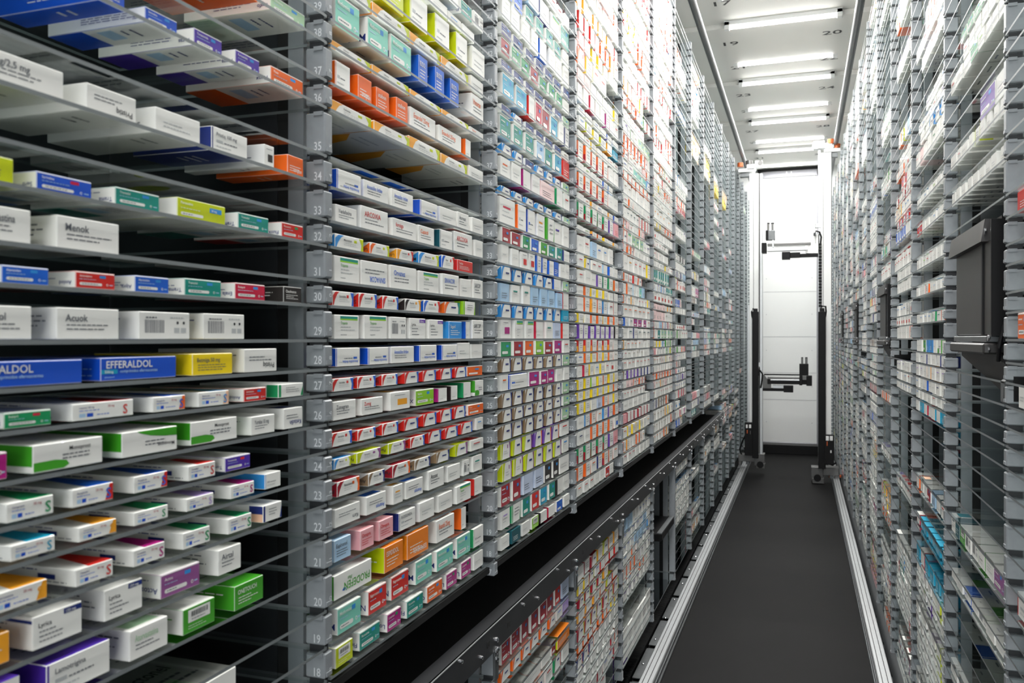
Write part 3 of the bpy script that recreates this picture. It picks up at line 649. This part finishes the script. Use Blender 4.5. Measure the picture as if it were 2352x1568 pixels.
for i in range(len(RL)-1):
    if RL[i] > 1.0 and rr.random() < .6: rand_row('R', 2, Z(RL[i]), Z(RL[i+1]), rr, ['w','w','w:lime','cin:green','w:red'], .8, lev=200+i)

# the three hundred that show largest become things of their own
def seen(bx):
    x = -A-SET if bx['side'] == 'L' else B+SET
    P = [project((x, y, z)) for y in (bx['ya'], bx['yb']) for z in (bx['z'], bx['z']+bx['h'])]
    if any(p is None for p in P): return 0
    u0 = max(0, min(p[0] for p in P)); u1 = min(2352, max(p[0] for p in P)); v0 = max(0, min(p[1] for p in P)); v1 = min(1568, max(p[1] for p in P))
    if u1 <= u0 or v1 <= v0: return 0
    if bx['side'] == 'R' and bx['bay'] == 1: return 2000
    # depth face adds to what shows
    k = 1.0 if bx['side'] == 'L' else 2.2
    return (u1-u0)*(v1-v0)*k
for bx in BOXES: bx['a'] = seen(bx)
BOXES.sort(key=lambda b_: -b_['a'])
NIND = 300
ordw = ['first','second','third','fourth','fifth','sixth','seventh','eighth','ninth','tenth','eleventh','twelfth','thirteenth','fourteenth','fifteenth','sixteenth']
rows_ = {}
for bx in BOXES: rows_.setdefault((bx['side'], bx['bay'], bx['lev']), []).append(bx)
for k_, l in rows_.items():
    l.sort(key=lambda b_: b_['ya'] if k_[0] == 'L' else b_['ya'])
    vis = [q for q in l if q['a'] > 60]
    for j, bx in enumerate(vis): bx['ord'] = j
# shelves carrying boxes, counted from the top of what the photo shows, name the rows that have no numeral
def shelf_name(bx):
    s, b_, l = bx['side'], bx['bay'], bx['lev']
    if s == 'L' and l < 100:
        if b_ <= 1: return f"shelf {NUM[l]}, {'nearest' if b_ == 0 else 'second'} left bay"
        return f"shelf {NUM[l]}, {ordw[b_]} left bay"
    if s == 'L': return f"{ordw[11-(l-100)] if l <= 111 else 'low'} shelf under the beam, {ordw[b_]} left bay"
    return f"shelf {RL_NUM[l-200]}, {ordw[b_-1]} right bay"
RL_NUM = {i: i + 18 - len(LOWR) for i in range(len(RL))}
bulkV = []; bulkF = []; bulkC = []
def frame(bx):
    if bx['side'] == 'L': return Matrix.Translation((-A-SET-bx.get('in', 0), bx['ya'], bx['z'])) @ Matrix.Rotation(pi/2, 4, 'Z')
    return Matrix.Translation((B+SET+bx.get('in', 0), bx['yb'], bx['z'])) @ Matrix.Rotation(-pi/2, 4, 'Z')
rb = random.Random(9)
made = 0
for bx in BOXES:
    w_ = bx['yb']-bx['ya']; bx['in'] = rb.uniform(0, .003)
    ind = made < NIND and bx['a'] > 0
    if not ind and bx['side'] == 'L' and bx['bay'] == 0 and bx['a'] <= 0: continue
    L = make_look(bx['st'], bx['h']/w_, bx['title'], rb, ind)
    if ind:
        V, Fc, Cc = box_geo(w_, bx['d'], bx['h'], L, .0006, .00009)
        o = bpy.data.objects.new('medicine_box', card_mesh('medicine_box', V, Fc, Cc)); col.objects.link(o)
        o.matrix_world = frame(bx) @ Matrix.Rotation(rb.uniform(-.006, .006), 4, 'Z')
        tag(o, f"{L.desc}, {ordw[min(bx.get('ord', 0), 10)]} on {shelf_name(bx)}", 'medicine box', 'medicine boxes on the glass shelves')
        made += 1
    else:
        V, Fc, Cc = box_geo(w_, bx['d'], bx['h'], L, 0, .0004)
        fm = frame(bx); n = len(bulkV)
        bulkV += [tuple(fm @ Vector(v)) for v in V]; bulkF += [tuple(n+i for i in f) for f in Fc]; bulkC += Cc
o = bpy.data.objects.new('medicine_boxes', card_mesh('medicine_boxes', bulkV, bulkF, bulkC)); col.objects.link(o)
tag(o, 'thousands of small printed medicine boxes on the shelves further down the aisle', 'medicine boxes', None, 'stuff')
print('boxes', len(BOXES), 'individual', made)

# ------------------------------------------------------------------ racks
PW = .018; CD = .05*A; DEPTH = .34
_shelf = {}
def shelf_mesh(length):
    k = round(length, 4)
    if k not in _shelf:
        mb = MB(); x0, x1, y0, y1, z0, z1 = 0, DEPTH-.02, -length/2, length/2, -.0018, .0018
        mb.quadbox(x0, x1, y0, y1, z0, z1)
        for i in (2, 3, 4, 5): mb.m[i] = 1
        del mb.f[1]; del mb.m[1]      # one optical surface is enough for a 3.6 mm pane; its four edges give the thickness
        _shelf[k] = mb.mesh('glass_shelf', ['glass', 'edge'])
    return _shelf[k]
_comb = {}
def comb_mesh(levels, zb, zt, numbers):
    """front comb of an upright in rack frame: x into the rack, y along the aisle, z up; one clip block per slot"""
    key = (tuple(levels), zb, zt, numbers)
    if key in _comb: return _comb[key]
    nums = []; mb = MB(); mb.quadbox(.004, CD-.004, -PW*.32, PW*.32, zb, zt, 1)
    E = [zb] + [z for z in levels if zb < z < zt] + [zt]
    for i in range(len(E)-1):
        z0 = E[i] + (.004 if i else 0); z1 = E[i+1] - (.006 if i < len(E)-2 else 0)
        if z1-z0 < .006: continue
        mb.quadbox(0, CD, -PW/2, PW/2, z0, z1, 0, .0016)
        mb.quadbox(-.0012, .004, -PW/2+.003, PW/2-.003, z0+.002, z0+.007, 0)        # small clip nose
        mb.quadbox(CD*.1, CD*.55, -PW/2-.0015, -PW/2+.002, z1-.004, z1+.001, 0)       # ledge under the glass
        if numbers is not None and z1-z0 > .012:
            n = numbers + i
            vs, fs, wd = glyphs(str(n)); s_ = .0105
            V = [((.0150 - (a_*s_*.8)), -PW/2-.0005, z0+.003+b_*s_) for a_, b_ in vs]
            nb = MB(); nb.raw(V, fs)
            # the same numeral turned on the front
            V = [(-.0005, PW*.35 - b_*s_*.6, z0+.003+a_*s_*.7) for a_, b_ in vs]; nb.raw(V, fs); nums.append(nb.mesh('shelf_number', ['number']))
    _comb[key] = (mb.mesh('upright', ['post', 'notch']), nums); return _comb[key]
_side = {}
def side_mesh(zb, zt, dark):
    k = (zb, zt, dark)
    if k not in _side:
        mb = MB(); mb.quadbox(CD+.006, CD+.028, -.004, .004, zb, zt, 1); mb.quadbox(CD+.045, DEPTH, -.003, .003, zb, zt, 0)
        mb.quadbox(CD+.028, CD+.045, -.0015, .0015, zb, zt, 2)  # black strip drawn for the shade inside an open gap
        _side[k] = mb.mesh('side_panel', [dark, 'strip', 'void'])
    return _side[k]
def link(name, me, parent, x, y, z=0, flip=False):
    o = bpy.data.objects.new(name, me); col.objects.link(o); o.parent = parent; o.location = (x, y, z)
    return o
ow = ['nearest','second','third','fourth','fifth','sixth','seventh','eighth','ninth','tenth','eleventh','twelfth','thirteenth','fourteenth','fifteenth','sixteenth','seventeenth']
RLs = list(RL)
def bay(side, k, segs, n0, dark, label, extra_post=False):
    y = post_y(k) + PITCH/2
    r = thing('storage_rack', label, 'shelf rack', ((-A if side == 'L' else B), y, 0), 'glass-shelved rack bays along the aisle')
    r.rotation_euler = (0, 0, pi if side == 'L' else 0)
    sgn = -1 if side == 'L' else 1           # rack frame y is flipped on the left
    for (levels, zb, zt, num) in segs:
        combs = [Z(q) for q in (RLs if side == 'R' else levels)]
        zz = [Z(q) for q in levels]; b0, t0 = Z(zb), Z(zt)
        # the upright at the far end of the bay; the near one belongs to the previous bay
        ends = [PITCH/2] + ([-PITCH/2] if extra_post else [])
        for e in ends:
            nn = num if (k <= 3) else None
            cm, nm = comb_mesh(combs, b0, t0, nn)
            c = link('upright', cm, r, 0, sgn*e)
            for q in nm: link('shelf_number', q, c, 0, 0)
            if side == 'L': c.scale = (1, -1, 1)
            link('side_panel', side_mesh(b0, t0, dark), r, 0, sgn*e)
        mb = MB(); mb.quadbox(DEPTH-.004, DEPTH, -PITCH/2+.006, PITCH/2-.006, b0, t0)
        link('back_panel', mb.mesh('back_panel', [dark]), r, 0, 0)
        for q in zz: link('glass_shelf', shelf_mesh(PITCH-PW*.5), r, .0, 0, q)
    return r
upseg = (UP, -.82, TOP, 17)
for k in range(0, NB+1):
    segs = [upseg]
    if k == 5: pass
    if k >= 10: segs = [(LOWL+MIDL+UP, -2.02, TOP, None)]
    name = f'grey rack bay with glass shelves, {ow[k]} from the near end of the left wall'
    if k <= 1: name = f'grey numbered rack bay full of boxes, {ow[k]} along the left wall'
    if k >= 12: name = f'nearly empty grey rack bay, {ow[k]} along the left wall'
    bay('L', k, segs, 18, 'side_shaded' if k < 5 else 'side_f', name, k == 0)
for k in range(1, 10):
    r = bay('L', k, [(LOWL if k != 5 else [LOWL[0]], -2.02, -1.075, None)], 0, 'side_shaded' if k < 5 else 'side_r', f'low rack bay under the black conveyor beam, {ow[k]} along the left wall', k == 1)
for k in range(1, NB+1):
    lv = [z for z in RLs if not (k in DEV and -.1 < z < .38)]
    n = f'grey rack bay with glass shelves, {ow[k-1]} along the right wall'
    if k in DEV: n = f'grey rack bay holding a black pick-up hood, {ow[k-1]} along the right wall'
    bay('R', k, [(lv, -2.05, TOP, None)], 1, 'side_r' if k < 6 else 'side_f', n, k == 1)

# ------------------------------------------------------------------ beam and conveyor channel, left
def yl(u): return on_left(u, 0)[0]
YB0, YB1 = .9*A, 11.62*A
t = thing('conveyor_beam', 'long black steel beam with bolts below the upper left racks', 'beam', (-A, YB0, Z(-1.03)))
L_ = YB1-YB0
mb = MB(); mb.quadbox(-.004, .001, 0, L_, -.048*A, .047*A, 0, .0006); mb.quadbox(-.03, .0008, 0, L_, .044*A, .047*A, 0); mb.quadbox(-.0006, .0017, 0, L_, .0452*A, .0474*A, 1); mb.quadbox(-.03, .0005, 0, L_, -.048*A, -.044*A, 0)
mb.obj('beam_face', ['steel', 'alu'], t)
def bolt(mb, x, y, z, r=.0042):
    mb.tube([(x, y, z), (x+.0025, y, z), (x+.0045, y, z)], [r, r, r*.4], 0, 8)
mb = MB(); mh = MB()
for k in range(1, 11):
    yy = post_y(k)-YB0
    if yy > L_: break
    for (dy, z) in ((0, -.01), (.004, -.045), (-.004, -.048), (0, -.075)): bolt(mb, .001, yy+dy, z*A*1.0-.002, .0052)
    for dy, z in ((-.08, -.012), (.16, .012), (.26, -.004), (.42, .016)): bolt(mb, .001, yy+dy, z, .0034)
    for dy in (-.045, .07): mh.quadbox(.0009, .0014, yy+dy-.007, yy+dy+.007, -.006, .005)
mb.obj('bolt', ['bolt'], t); mh.obj('slot', ['hole'], t)['kind'] = 'stuff'
br = MB()
for k in range(1, 11):
    yy = post_y(k)-YB0
    if yy < L_: br.quadbox(-.003, .002, yy-.009, yy+.009, -.15*A, -.04*A)
br.obj('hanger_bracket', ['plate'], t)
mb = MB(); mb.quadbox(-A-DEPTH, -A-.03, YB0, YB1, Z(-1.06), Z(-1.03)); mb.quadbox(-A-DEPTH-.01, -A-DEPTH, -.5, YB1+.1, Z(-2.1), Z(-.8))
mb.quadbox(-A-DEPTH, -A-.01, YB0, YB1-.05, Z(-.81), Z(-.79))
tag(mb.obj('conveyor_channel', ['void']), 'black conveyor channel in the gap under the upper left racks', 'conveyor')
# step bracket in the open fifth low bay
t = thing('output_ledge', 'black ledge jutting out in the open low bay of the left wall', 'ledge', (-A, post_y(5)+.2, Z(-1.5)))
mb = MB(); mb.quadbox(-.2, .0, 0, .36, -.02, .012, 0, .003); mb.obj('ledge_plate', ['black'], t)
mb = MB(); mb.quadbox(-.02, .0, 0, .36, .012, .016, 0); mb.obj('ledge_lip', ['plate'], t)

# ------------------------------------------------------------------ floor, walls, ceiling
XW = 3.2
YE = 17.9*A
s = MB(); s.quadbox(-XW, XW, -5, YE+.1, -.05, 0); tag(s.obj('floor', ['floor']), 'smooth black rubber floor of the narrow aisle', kind='structure')
s = MB(); s.quadbox(-XW, XW, YE, YE+.06, 0, CEIL+.1); tag(s.obj('wall_back', ['white']), 'white end wall of the aisle', kind='structure')
s = MB(); s.quadbox(-XW, XW, -5, YE+.06, CEIL, CEIL+.05)
tag(s.obj('ceiling', ['ceil']), 'pale panelled ceiling with black bay numbers', kind='structure')
for sd in (-1, 1):
    s = MB(); x = sd*XW; s.quadbox(min(x, x+sd*.05), max(x, x+sd*.05), -5, YE, 0, CEIL); tag(s.obj('wall_left' if sd < 0 else 'wall_right', ['side_r']), 'dark side wall behind the racks', kind='structure')
# lowered ceiling panels, lamp tubes, numbers
def bay_c(k): return post_y(k)+PITCH/2
LY = [9.40, 10.72, 11.62, 12.90, 13.84, 15.04, 16.00, 17.2]
lights = []
for j in range(-5, 4):
    lights += [(9.40+2.17*j, 1), (10.72+2.17*j, 0)]
lights = sorted([l for l in lights if l[0] < 17.4])
XR0, XR1 = -.80*A, .40*A
for i, (yy, near) in enumerate(lights):
    y = yy*A
    t = thing('ceiling_lamp', ('white tube lamp across the ceiling beside the end wall' if yy > 17 else (f'white tube lamp just before ceiling number {19+2*math.ceil((yy-10)/1.085)}' if yy > 9 else 'white tube lamp overhead before ceiling number 17')), 'ceiling lamp', (0, y, CEIL-.034), 'tube lamps across the ceiling')
    mb = MB(); mb.tube([(XR0+.03, 0, -.004), (XR1-.03, 0, -.004)], .0095, 0, 12); mb.obj('lamp_tube', ['tube'], t)
    mb = MB(); mb.quadbox(XR0, XR1, -.018, .018, .008, .034, 0, .002);  mb.quadbox(XR0, XR0+.03, -.018, .018, -.016, .03, 0, .002); mb.quadbox(XR1-.03, XR1, -.018, .018, -.016, .03, 0, .002)
    mb.obj('lamp_housing', ['white'], t)
    ld = bpy.data.lights.new('tube_light', 'AREA'); ld.shape = 'RECTANGLE'; ld.size = XR1-XR0-.08; ld.size_y = .018; ld.energy = LAMP_W; ld.color = (1, .985, .96)
    lo = bpy.data.objects.new('tube_light', ld); col.objects.link(lo); lo.parent = t; lo.location = ((XR0+XR1)/2, 0, -.0145)
mb = MB()
for j in range(-8, 4):
    y0 = (9.40+2.17*j)*A+.022; y1 = (10.72+2.17*j)*A-.022
    if y1 < YE: mb.quadbox(-1.6*A, 1.1*A, y0, y1, CEIL-.03, CEIL+.001, 0, .002)
tag(mb.obj('ceiling', ['ceil']), 'lowered pale ceiling panels between pairs of lamps', kind='structure')
for n, kb in zip(range(3, 33, 2), range(0, 15)):
    for xx, nn in ((-.772*A, n), (.316*A, n+1)):
        y = (10.0 + (kb-8)*1.085)*A
        if y < 8.3*A: continue
        low = any((9.40+2.17*j)*A < y < (10.72+2.17*j)*A for j in range(-8, 4))
        vs, fs, wd = glyphs(str(nn)); s_ = .066
        mb = MB(); mb.raw([((a_-wd/2)*s_*1.3, -b_*s_, 0) for a_, b_ in vs], fs)
        o = mb.obj('bay_number', ['digit'], None, (xx, y, CEIL-(.0306 if low else .0006)), recalc=False)
        tag(o, f'black number {nn} on the ceiling panel', 'number sign', 'bay numbers on the ceiling')
# rails
def zr(a): return Z(a)
for sd, x, lab in ((-1, -.925*A, 'left'), (1, .495*A, 'right')):
    t = thing('floor_rail', f'long aluminium floor rail at the foot of the {lab} racks', 'rail', (x, 0, 0))
    mb = MB(); y0, y1 = .6, YE-.3
    mb.quadbox(-.024, .024, y0, y1, .012, .055, 0, .003)
    for dx in (-.010, .008): mb.quadbox(dx-.0012, dx+.0012, y0, y1, .0545, .0555, 1)
    mb.obj('rail_profile', ['alu', 'black'], t)
    mb = MB(); mb.quadbox(-.030, .030, y0, y1, 0, .012, 0, .002); mb.quadbox(.024 if sd < 0 else -.026, .026 if sd < 0 else -.024, y0, y1, .022, .032, 0); mb.obj('rail_base', ['plate'], t)
    mb = MB(); px = -.05 if sd < 0 else .05
    y = y0
    while y < y1:
        mb.quadbox(px-.016, px+.016, y, y+.30, .02, .023, 0); mb.quadbox(px-.016, px+.016, y+.30, y+.34, .008, .011, 0); y += .34
    mb.obj('mounting_plate', ['plate'], t)
    mb = MB(); y = y0+.08
    while y < y1: mb.tube([(px, y, .023), (px, y, .027), (px, y, .029)], [.005, .005, .002], 0, 8); y += .27
    o = mb.obj('rail_screws', ['bolt'], t); o['kind'] = 'stuff'
# cable chain lying beside the left rail
mb = MB(); y = .8
while y < YE-.4: mb.quadbox(-1.12*A, -1.055*A, y, y+.009, .01, .034); y += .014
mb.quadbox(-1.12*A, -1.055*A, .8, YE-.4, .001, .02)
tag(mb.obj('cable_chain', ['black']), 'black ridged cable chain lying between left racks and floor rail', 'cable chain')
# kick plate under the right racks
mb = MB(); mb.prism([(B+.004, .03), (B+.02, Z(-2.05)), (B+.024, Z(-2.05)), (B+.008, .03)], .3, YE-.2)
tag(mb.obj('kick_plate', ['plate']), 'grey steel kick plate along the foot of the right racks', 'plate')
# overhead rails
for sd, x, lab in ((-1, -.921*A, 'left'), (1, .487*A, 'right')):
    t = thing('ceiling_rail', f'dark metal guide rail hung under the ceiling above the {lab} rail', 'rail', (x, 0, Z(3.0)))
    mb = MB(); mb.tube([(0, -1.5, 0), (0, YE-.35, 0)], .017, 0, 14); mb.obj('rail_tube', ['rail'], t)
    mb = MB(); mb.quadbox(-.026 if sd < 0 else -.004, .004 if sd < 0 else .026, -1.5, YE-.35, .012, .03, 0, .002)
    mb.obj('rail_carrier', ['rail'], t)
mb = MB(); mb.quadbox(-1.25*A, -.99*A, -1.5, YE, Z(3.08), Z(3.10)); 

# ------------------------------------------------------------------ end wall door
def pt(u, v, Y): x, z = on_y(u, v, Y); return x, z
x0, z0 = pt(1750, 1031, YE); x1, z1 = pt(1876, 404, YE); z0 = .02
t = thing('sliding_door', 'tall white panel door in a grey frame at the aisle end', 'door', (0, YE, 0))
mb = MB(); mb.quadbox(x0, x1, -.03, -.002, z0+.06, z1, 0, .003)
mb.obj('door_leaf', ['white'], t)
mb = MB()
for (a_, b_, c_, d_) in ((x0-.045, x0, 0.0, z1+.08), (x1, x1+.045, 0.0, z1+.08), (x0-.045, x1+.045, z1, z1+.085), (x0, x1, 0.0, z0+.06)): mb.quadbox(a_, b_, -.045, -.001, c_, d_, 0, .003)
mb.obj('door_frame', ['frame'], t)
mb = MB(); mb.quadbox(x0-.045, x1+.045, -.05, -.04, z1+.07, z1+.10, 0); mb.obj('top_seal', ['black'], t)
xm = (x0+x1)/2; mb = MB(); mb.quadbox(xm-.03, xm+.03, -.055, -.04, z1+.015, z1+.025); mb.quadbox(xm-.03, xm-.02, -.055, -.04, z1+.02, z1+.06); mb.quadbox(xm+.02, xm+.03, -.055, -.04, z1+.02, z1+.06); mb.obj('latch', ['alu'], t)
mb = MB()
for zz in (.55, .85, 1.25, 1.75): mb.quadbox(x0+.004, x1-.004, -.0315, -.0295, zz, zz+.003, 0)
for zz in (.3, .7, 1.1, 1.5, 1.9):
    for xx in (x0+.05, x1-.05): mb.tube([(xx, -.03, zz), (xx, -.034, zz)], .004, 0, 8)
mb.obj('door_screws', ['frame'], t)['kind'] = 'stuff'
x0, _ = pt(1742, 0, YE-.4); x1, _ = pt(1884, 0, YE-.4)
mb = MB(); mb.quadbox(x0, x1, YE-.45, YE-.3, 0, .10, 0, .004)
tag(mb.obj('threshold_box', ['black']), 'low black box across the floor before the end door', 'threshold')

# ------------------------------------------------------------------ pick-up hoods, right
for i, k in enumerate(DEV):
    yb = post_y(k)+.075*PITCH*1.0
    ya = post_y(k)
    t = thing('pickup_hood', f'black box-shaped pick-up hood set in the right racks, {ow[i]} along the aisle', 'pick-up hood', (B, ya, H), 'black hoods in the right racks')
    a0, a1 = .148*A, .80*A      # along the aisle
    mb = MB(); mb.quadbox(0, .20, a0, a1, .006*A, .31*A, 0, .004); mb.obj('hood_body', ['hood'], t)
    mb = MB(); mb.prism([(-.012, .30*A), (-.006, .37*A), (.2, .37*A), (.2, .30*A)], a0+.035*A*2, a1+.02, 0); mb.prism([(.012, .31*A), (.012, .37*A), (.2, .37*A), (.2, .31*A)], a0, a0+.075*A, 1); mb.obj('hood_lid', ['hood', 'black'], t)
    mb = MB(); mb.quadbox(-.003, .003, a0+.14*A, a0+.16*A, .01*A, .305*A); mb.quadbox(-.004, .2, a0-.002, a0+.004, .006*A, .36*A); mb.obj('door_seam', ['black'], t)
    mb = MB(); mb.quadbox(-.006, .2, a0+.05*A, a1-.01, -.012*A, .006*A, 0, .001); mb.obj('silver_sill', ['plate'], t)['label'] = 'silver metal strip'
    mb = MB(); mb.quadbox(-.012, .2, a0+.04*A, a1, -.05*A, -.016*A, 0, .003); mb.obj('lower_plate', ['hood'], t)
    mb = MB(); mb.prism([(a1, -.05*A), (a1, -.065*A), (-.02*A, -.18*A), (-.02*A, -.11*A), (.18*A, -.05*A)], .01, .2, 0, 'x'); mb.obj('chute', ['black'], t)
    mb = MB(); mb.quadbox(-.0, .03, .0*A, .06*A, -.19*A, -.12*A, 0, .003); mb.obj('chute_bracket', ['plate'], t)
    mb = MB(); P = [(.03, a0-.004, .16*A), (.025, a0-.012, .10*A), (.012, a0-.012, .03*A), (.006, a0-.01, -.03*A), (.006, a0-.004, -.07*A)]; mb.tube(P, .0035, 0, 8); mb.quadbox(.022, .036, a0-.02, a0, .12*A, .13*A); mb.obj('cable', ['black'], t)
    mb = MB(); bolt(mb, -.008, a0+.06*A, .33*A, .006); bolt(mb, -.006, a0+.03*A, .0, .005); bolt(mb, -.006, a0+.03*A, -.02, .005); mb.obj('fastener', ['bolt'], t)

# ------------------------------------------------------------------ the two picking robots
def robot(Y, mirror, label, xr, px):
    """px: dict of pixel boxes at the plane across the aisle at Y"""
    t = thing('picking_robot', label, 'robot', (0, Y, 0))
    def B_(name, items, dy=(-.04, .04), c=.002):
        """items: list of (u0,v0,u1,v1,material,depth offset0,depth offset1)"""
        mats = []; mb = MB()
        for it in items:
            u0, v0, u1, v1, mt = it[:5]; d0, d1 = it[5:7] if len(it) > 5 else dy
            if mt not in mats: mats.append(mt)
            xa, za = on_y(u0, v1, Y); xb, zb = on_y(u1, v0, Y)
            mb.quadbox(min(xa, xb), max(xa, xb), d0, d1, min(za, zb), max(za, zb), mats.index(mt), c)
        return mb.obj(name, mats, t)
    for name, it in px.items():
        if name == 'brace':
            mb = MB(); pts = [on_y(u, v, Y) for u, v in it]; mb.prism(pts, -.03, .03); mb.obj('brace', ['cyl' if mirror else 'white'], t)
        elif name == 'cables':
            for c in it:
                mb = MB(); pts = [(*on_y(u, v, Y),) for u, v in c]; mb.tube([(p[0], -.05, p[1]) for p in pts], .007, 0, 8); mb.obj('cable', ['black'], t)
        elif name == 'discs':
            for (u, v, r, mt, d0, d1, nm) in it:
                x, z = on_y(u, v, Y); mb = MB(); mb.tube([(x, d0, z), (x, d1, z)], r, 0, 18); mb.obj(nm, [mt], t)
        elif name == 'rollers':
            for (u, v, r, h, mt, nm) in it:
                x, z = on_y(u, v, Y); mb = MB(); mb.tube([(x, -.03, z-h/2), (x, -.03, z+h/2)], r, 0, 16); mb.obj(nm, [mt], t)
        else: B_(name, it)
    return t
robot(14.45*A, True, 'mast robot on the left rail with its gripper arm at waist height', -.925*A, {
 'mast': [(1722,400,1743,1045,'white',-.05,.06),(1743,400,1746,1045,'cyl',-.03,.03),(1746,400,1752,1045,'alu',-.05,.04),(1717,700,1722,968,'alu',-.02,.03)],
 'mast_groove': [(1731,405,1732,1000,'cyl',-.0515,-.049)],
 'cable_housing': [(1729,716,1743,1048,'black',-.1,-.05),(1731,709,1741,718,'black',-.09,-.055)],
 'cabinet': [(1712,968,1730,1042,'black',-.11,-.05),(1715,972,1719,980,'white',-.115,-.11),(1722,972,1727,980,'white',-.115,-.11),(1717,984,1719,992,'orange',-.113,-.11),(1724,986,1726,994,'cyl',-.113,-.11)],
 'lower_carriage': [(1697,1043,1734,1056,'cyl',-.07,.07),(1697,1056,1704,1066,'cyl',-.05,.05),(1714,1054,1722,1064,'plate',-.06,.06)],
 'drive_motor': [(1733,1041,1757,1066,'cyl',-.06,.06),(1738,1062,1758,1072,'cyl',-.08,.02)],
 'upper_carriage': [(1697,388,1734,398,'white',-.05,.05),(1716,378,1736,392,'alu',-.05,.05),(1700,398,1722,408,'plate',-.03,.03)],
 'pulley_block': [(1735,371,1752,387,'white',-.06,.02)],
 'discs': [(1747,377,.022,'cyl',-.065,-.06,'pulley'),(1747,1064,.03,'black',-.085,-.08,'motor_cap')],
 'rollers': [(1701,380,.026,.035,'orange','guide_roller'),(1721,375,.03,.035,'cyl','guide_roller'),(1707,1052,.03,.03,'orange','guide_roller'),(1700,1060,.014,.02,'orange','guide_roller'),(1718,1060,.014,.02,'orange','guide_roller')],
 'brace': [(1743,861),(1755,860),(1771,882),(1771,891),(1743,892)],
 'arm_beam': [(1755,859,1836,861,'black',-.02,0),(1763,866,1850,870,'cyl',-.04,.02),(1763,872,1862,881,'black',-.04,.03),(1770,871,1840,873,'alu',-.043,-.03)],
 'arm_motor': [(1775,884,1800,891,'alu',-.03,.03),(1800,885,1822,900,'black',-.05,.05),(1750,891,1800,897,'black',-.03,.03)],
 'gripper_head': [(1836,835,1857,868,'black',-.05,.04),(1836,868,1843,884,'black',-.05,.0),(1843,862,1862,872,'cyl',-.055,.0)],
 'camera_stub': [(1840,821,1845,835,'cyl',-.03,.0),(1849,821,1855,835,'cyl',-.03,.0),(1840,820,1845,822,'black',-.031,.001),(1849,820,1855,822,'black',-.031,.001)],
 'end_block': [(1852,862,1865,885,'black',-.07,.05)],
 'shoulder': [(1743,832,1751,842,'alu',-.04,.0),(1743,845,1746,862,'black',-.05,.0)],
 'cables': [[(1736,712),(1730,709),(1727,716),(1728,726),(1731,735)],[(1746,850),(1752,858),(1751,870),(1748,890)],[(1712,1000),(1706,1012),(1700,1030),(1704,1042)]]})
robot(13.9*A, False, 'mast robot on the right rail with its gripper arm raised near head height', .487*A, {
 'mast': [(1885,352,1909,1000,'white',-.05,.06),(1879,345,1885,1060,'alu',-.03,.03),(1909,345,1911,700,'cyl',.0,.04)],
 'mast_groove': [(1890,405,1891,705,'cyl',-.0515,-.049)],
 'cable_housing': [(1879,716,1896,1072,'black',-.1,-.05),(1882,708,1893,718,'black',-.09,-.055)],
 'cabinet': [(1893,996,1915,1062,'black',-.11,-.05),(1896,998,1903,1008,'white',-.115,-.11),(1905,998,1912,1008,'white',-.115,-.11),(1898,1010,1900,1020,'orange',-.113,-.11),(1906,1030,1909,1036,'white',-.113,-.11)],
 'lower_carriage': [(1890,1072,1926,1088,'cyl',-.07,.07),(1917,1086,1928,1098,'cyl',-.05,.05),(1905,1086,1914,1096,'plate',-.06,.06)],
 'drive_motor': [(1863,1071,1890,1100,'cyl',-.06,.06),(1866,1096,1892,1106,'cyl',-.08,.02)],
 'upper_carriage': [(1893,342,1930,352,'white',-.05,.05),(1892,330,1912,344,'alu',-.05,.05),(1910,352,1924,362,'plate',-.03,.03)],
 'pulley_block': [(1868,326,1894,345,'white',-.06,.02)],
 'discs': [(1875,336,.035,'white',-.065,-.03,'pulley'),(1877,1094,.03,'black',-.085,-.08,'motor_cap')],
 'rollers': [(1908,327,.028,.04,'orange','guide_roller'),(1923,337,.024,.035,'orange','guide_roller'),(1918,1080,.03,.034,'orange','guide_roller'),(1908,1092,.016,.02,'orange','guide_roller'),(1928,1092,.016,.02,'orange','guide_roller')],
 'brace': [(1849,578),(1849,571),(1874,538),(1882,538),(1882,582),(1852,582)],
 'arm_beam': [(1779,553,1864,557,'alu',-.02,.0),(1763,557,1862,566,'cyl',-.04,.02),(1763,568,1855,578,'alu',-.045,.03),(1780,566,1850,568,'hood',-.046,-.03)],
 'arm_motor': [(1796,579,1815,596,'black',-.05,.05),(1815,580,1838,592,'black',-.04,.04),(1838,582,1880,591,'black',-.03,.03)],
 'gripper_head': [(1765,530,1780,552,'plate',-.05,.04),(1759,530,1765,552,'black',-.05,.04),(1774,552,1778,569,'alu',-.05,.0)],
 'camera_stub': [(1762,514,1767,530,'cyl',-.03,.0),(1772,514,1777,530,'cyl',-.03,.0),(1762,512,1768,515,'black',-.031,.001),(1771,512,1778,515,'black',-.031,.001)],
 'end_block': [(1750,559,1761,582,'black',-.07,.05)],
 'shoulder': [(1872,514,1888,524,'alu',-.04,.0),(1868,535,1874,542,'plate',-.05,.0)],
 'cable_chain': [(1880,560+i*7,1887,560+i*7+5.5,'black',-.07,-.05) for i in range(21)],
 'cables': [[(1884,712),(1888,703),(1896,704),(1897,716),(1895,728)],[(1870,540),(1874,532),(1882,534),(1886,545),(1884,565)],[(1896,1050),(1900,1062),(1912,1066),(1920,1060)]]})
for u, Yq, u2 in ((1751, 14.45*A, 0), (1873, 13.9*A, 0)):
    x, z = on_y(u, 400, Yq); x2, z2 = on_y(u, 560 if u > 1800 else 850, Yq)
    mb = MB(); mb.tube([(x, Yq-.04, z), (x, Yq-.04, z2)], .0014, 0, 6)
    tag(mb.obj('lifting_wire', ['cyl']), f"thin steel wire running up beside the {'right' if u > 1800 else 'left'} mast robot", 'wire')
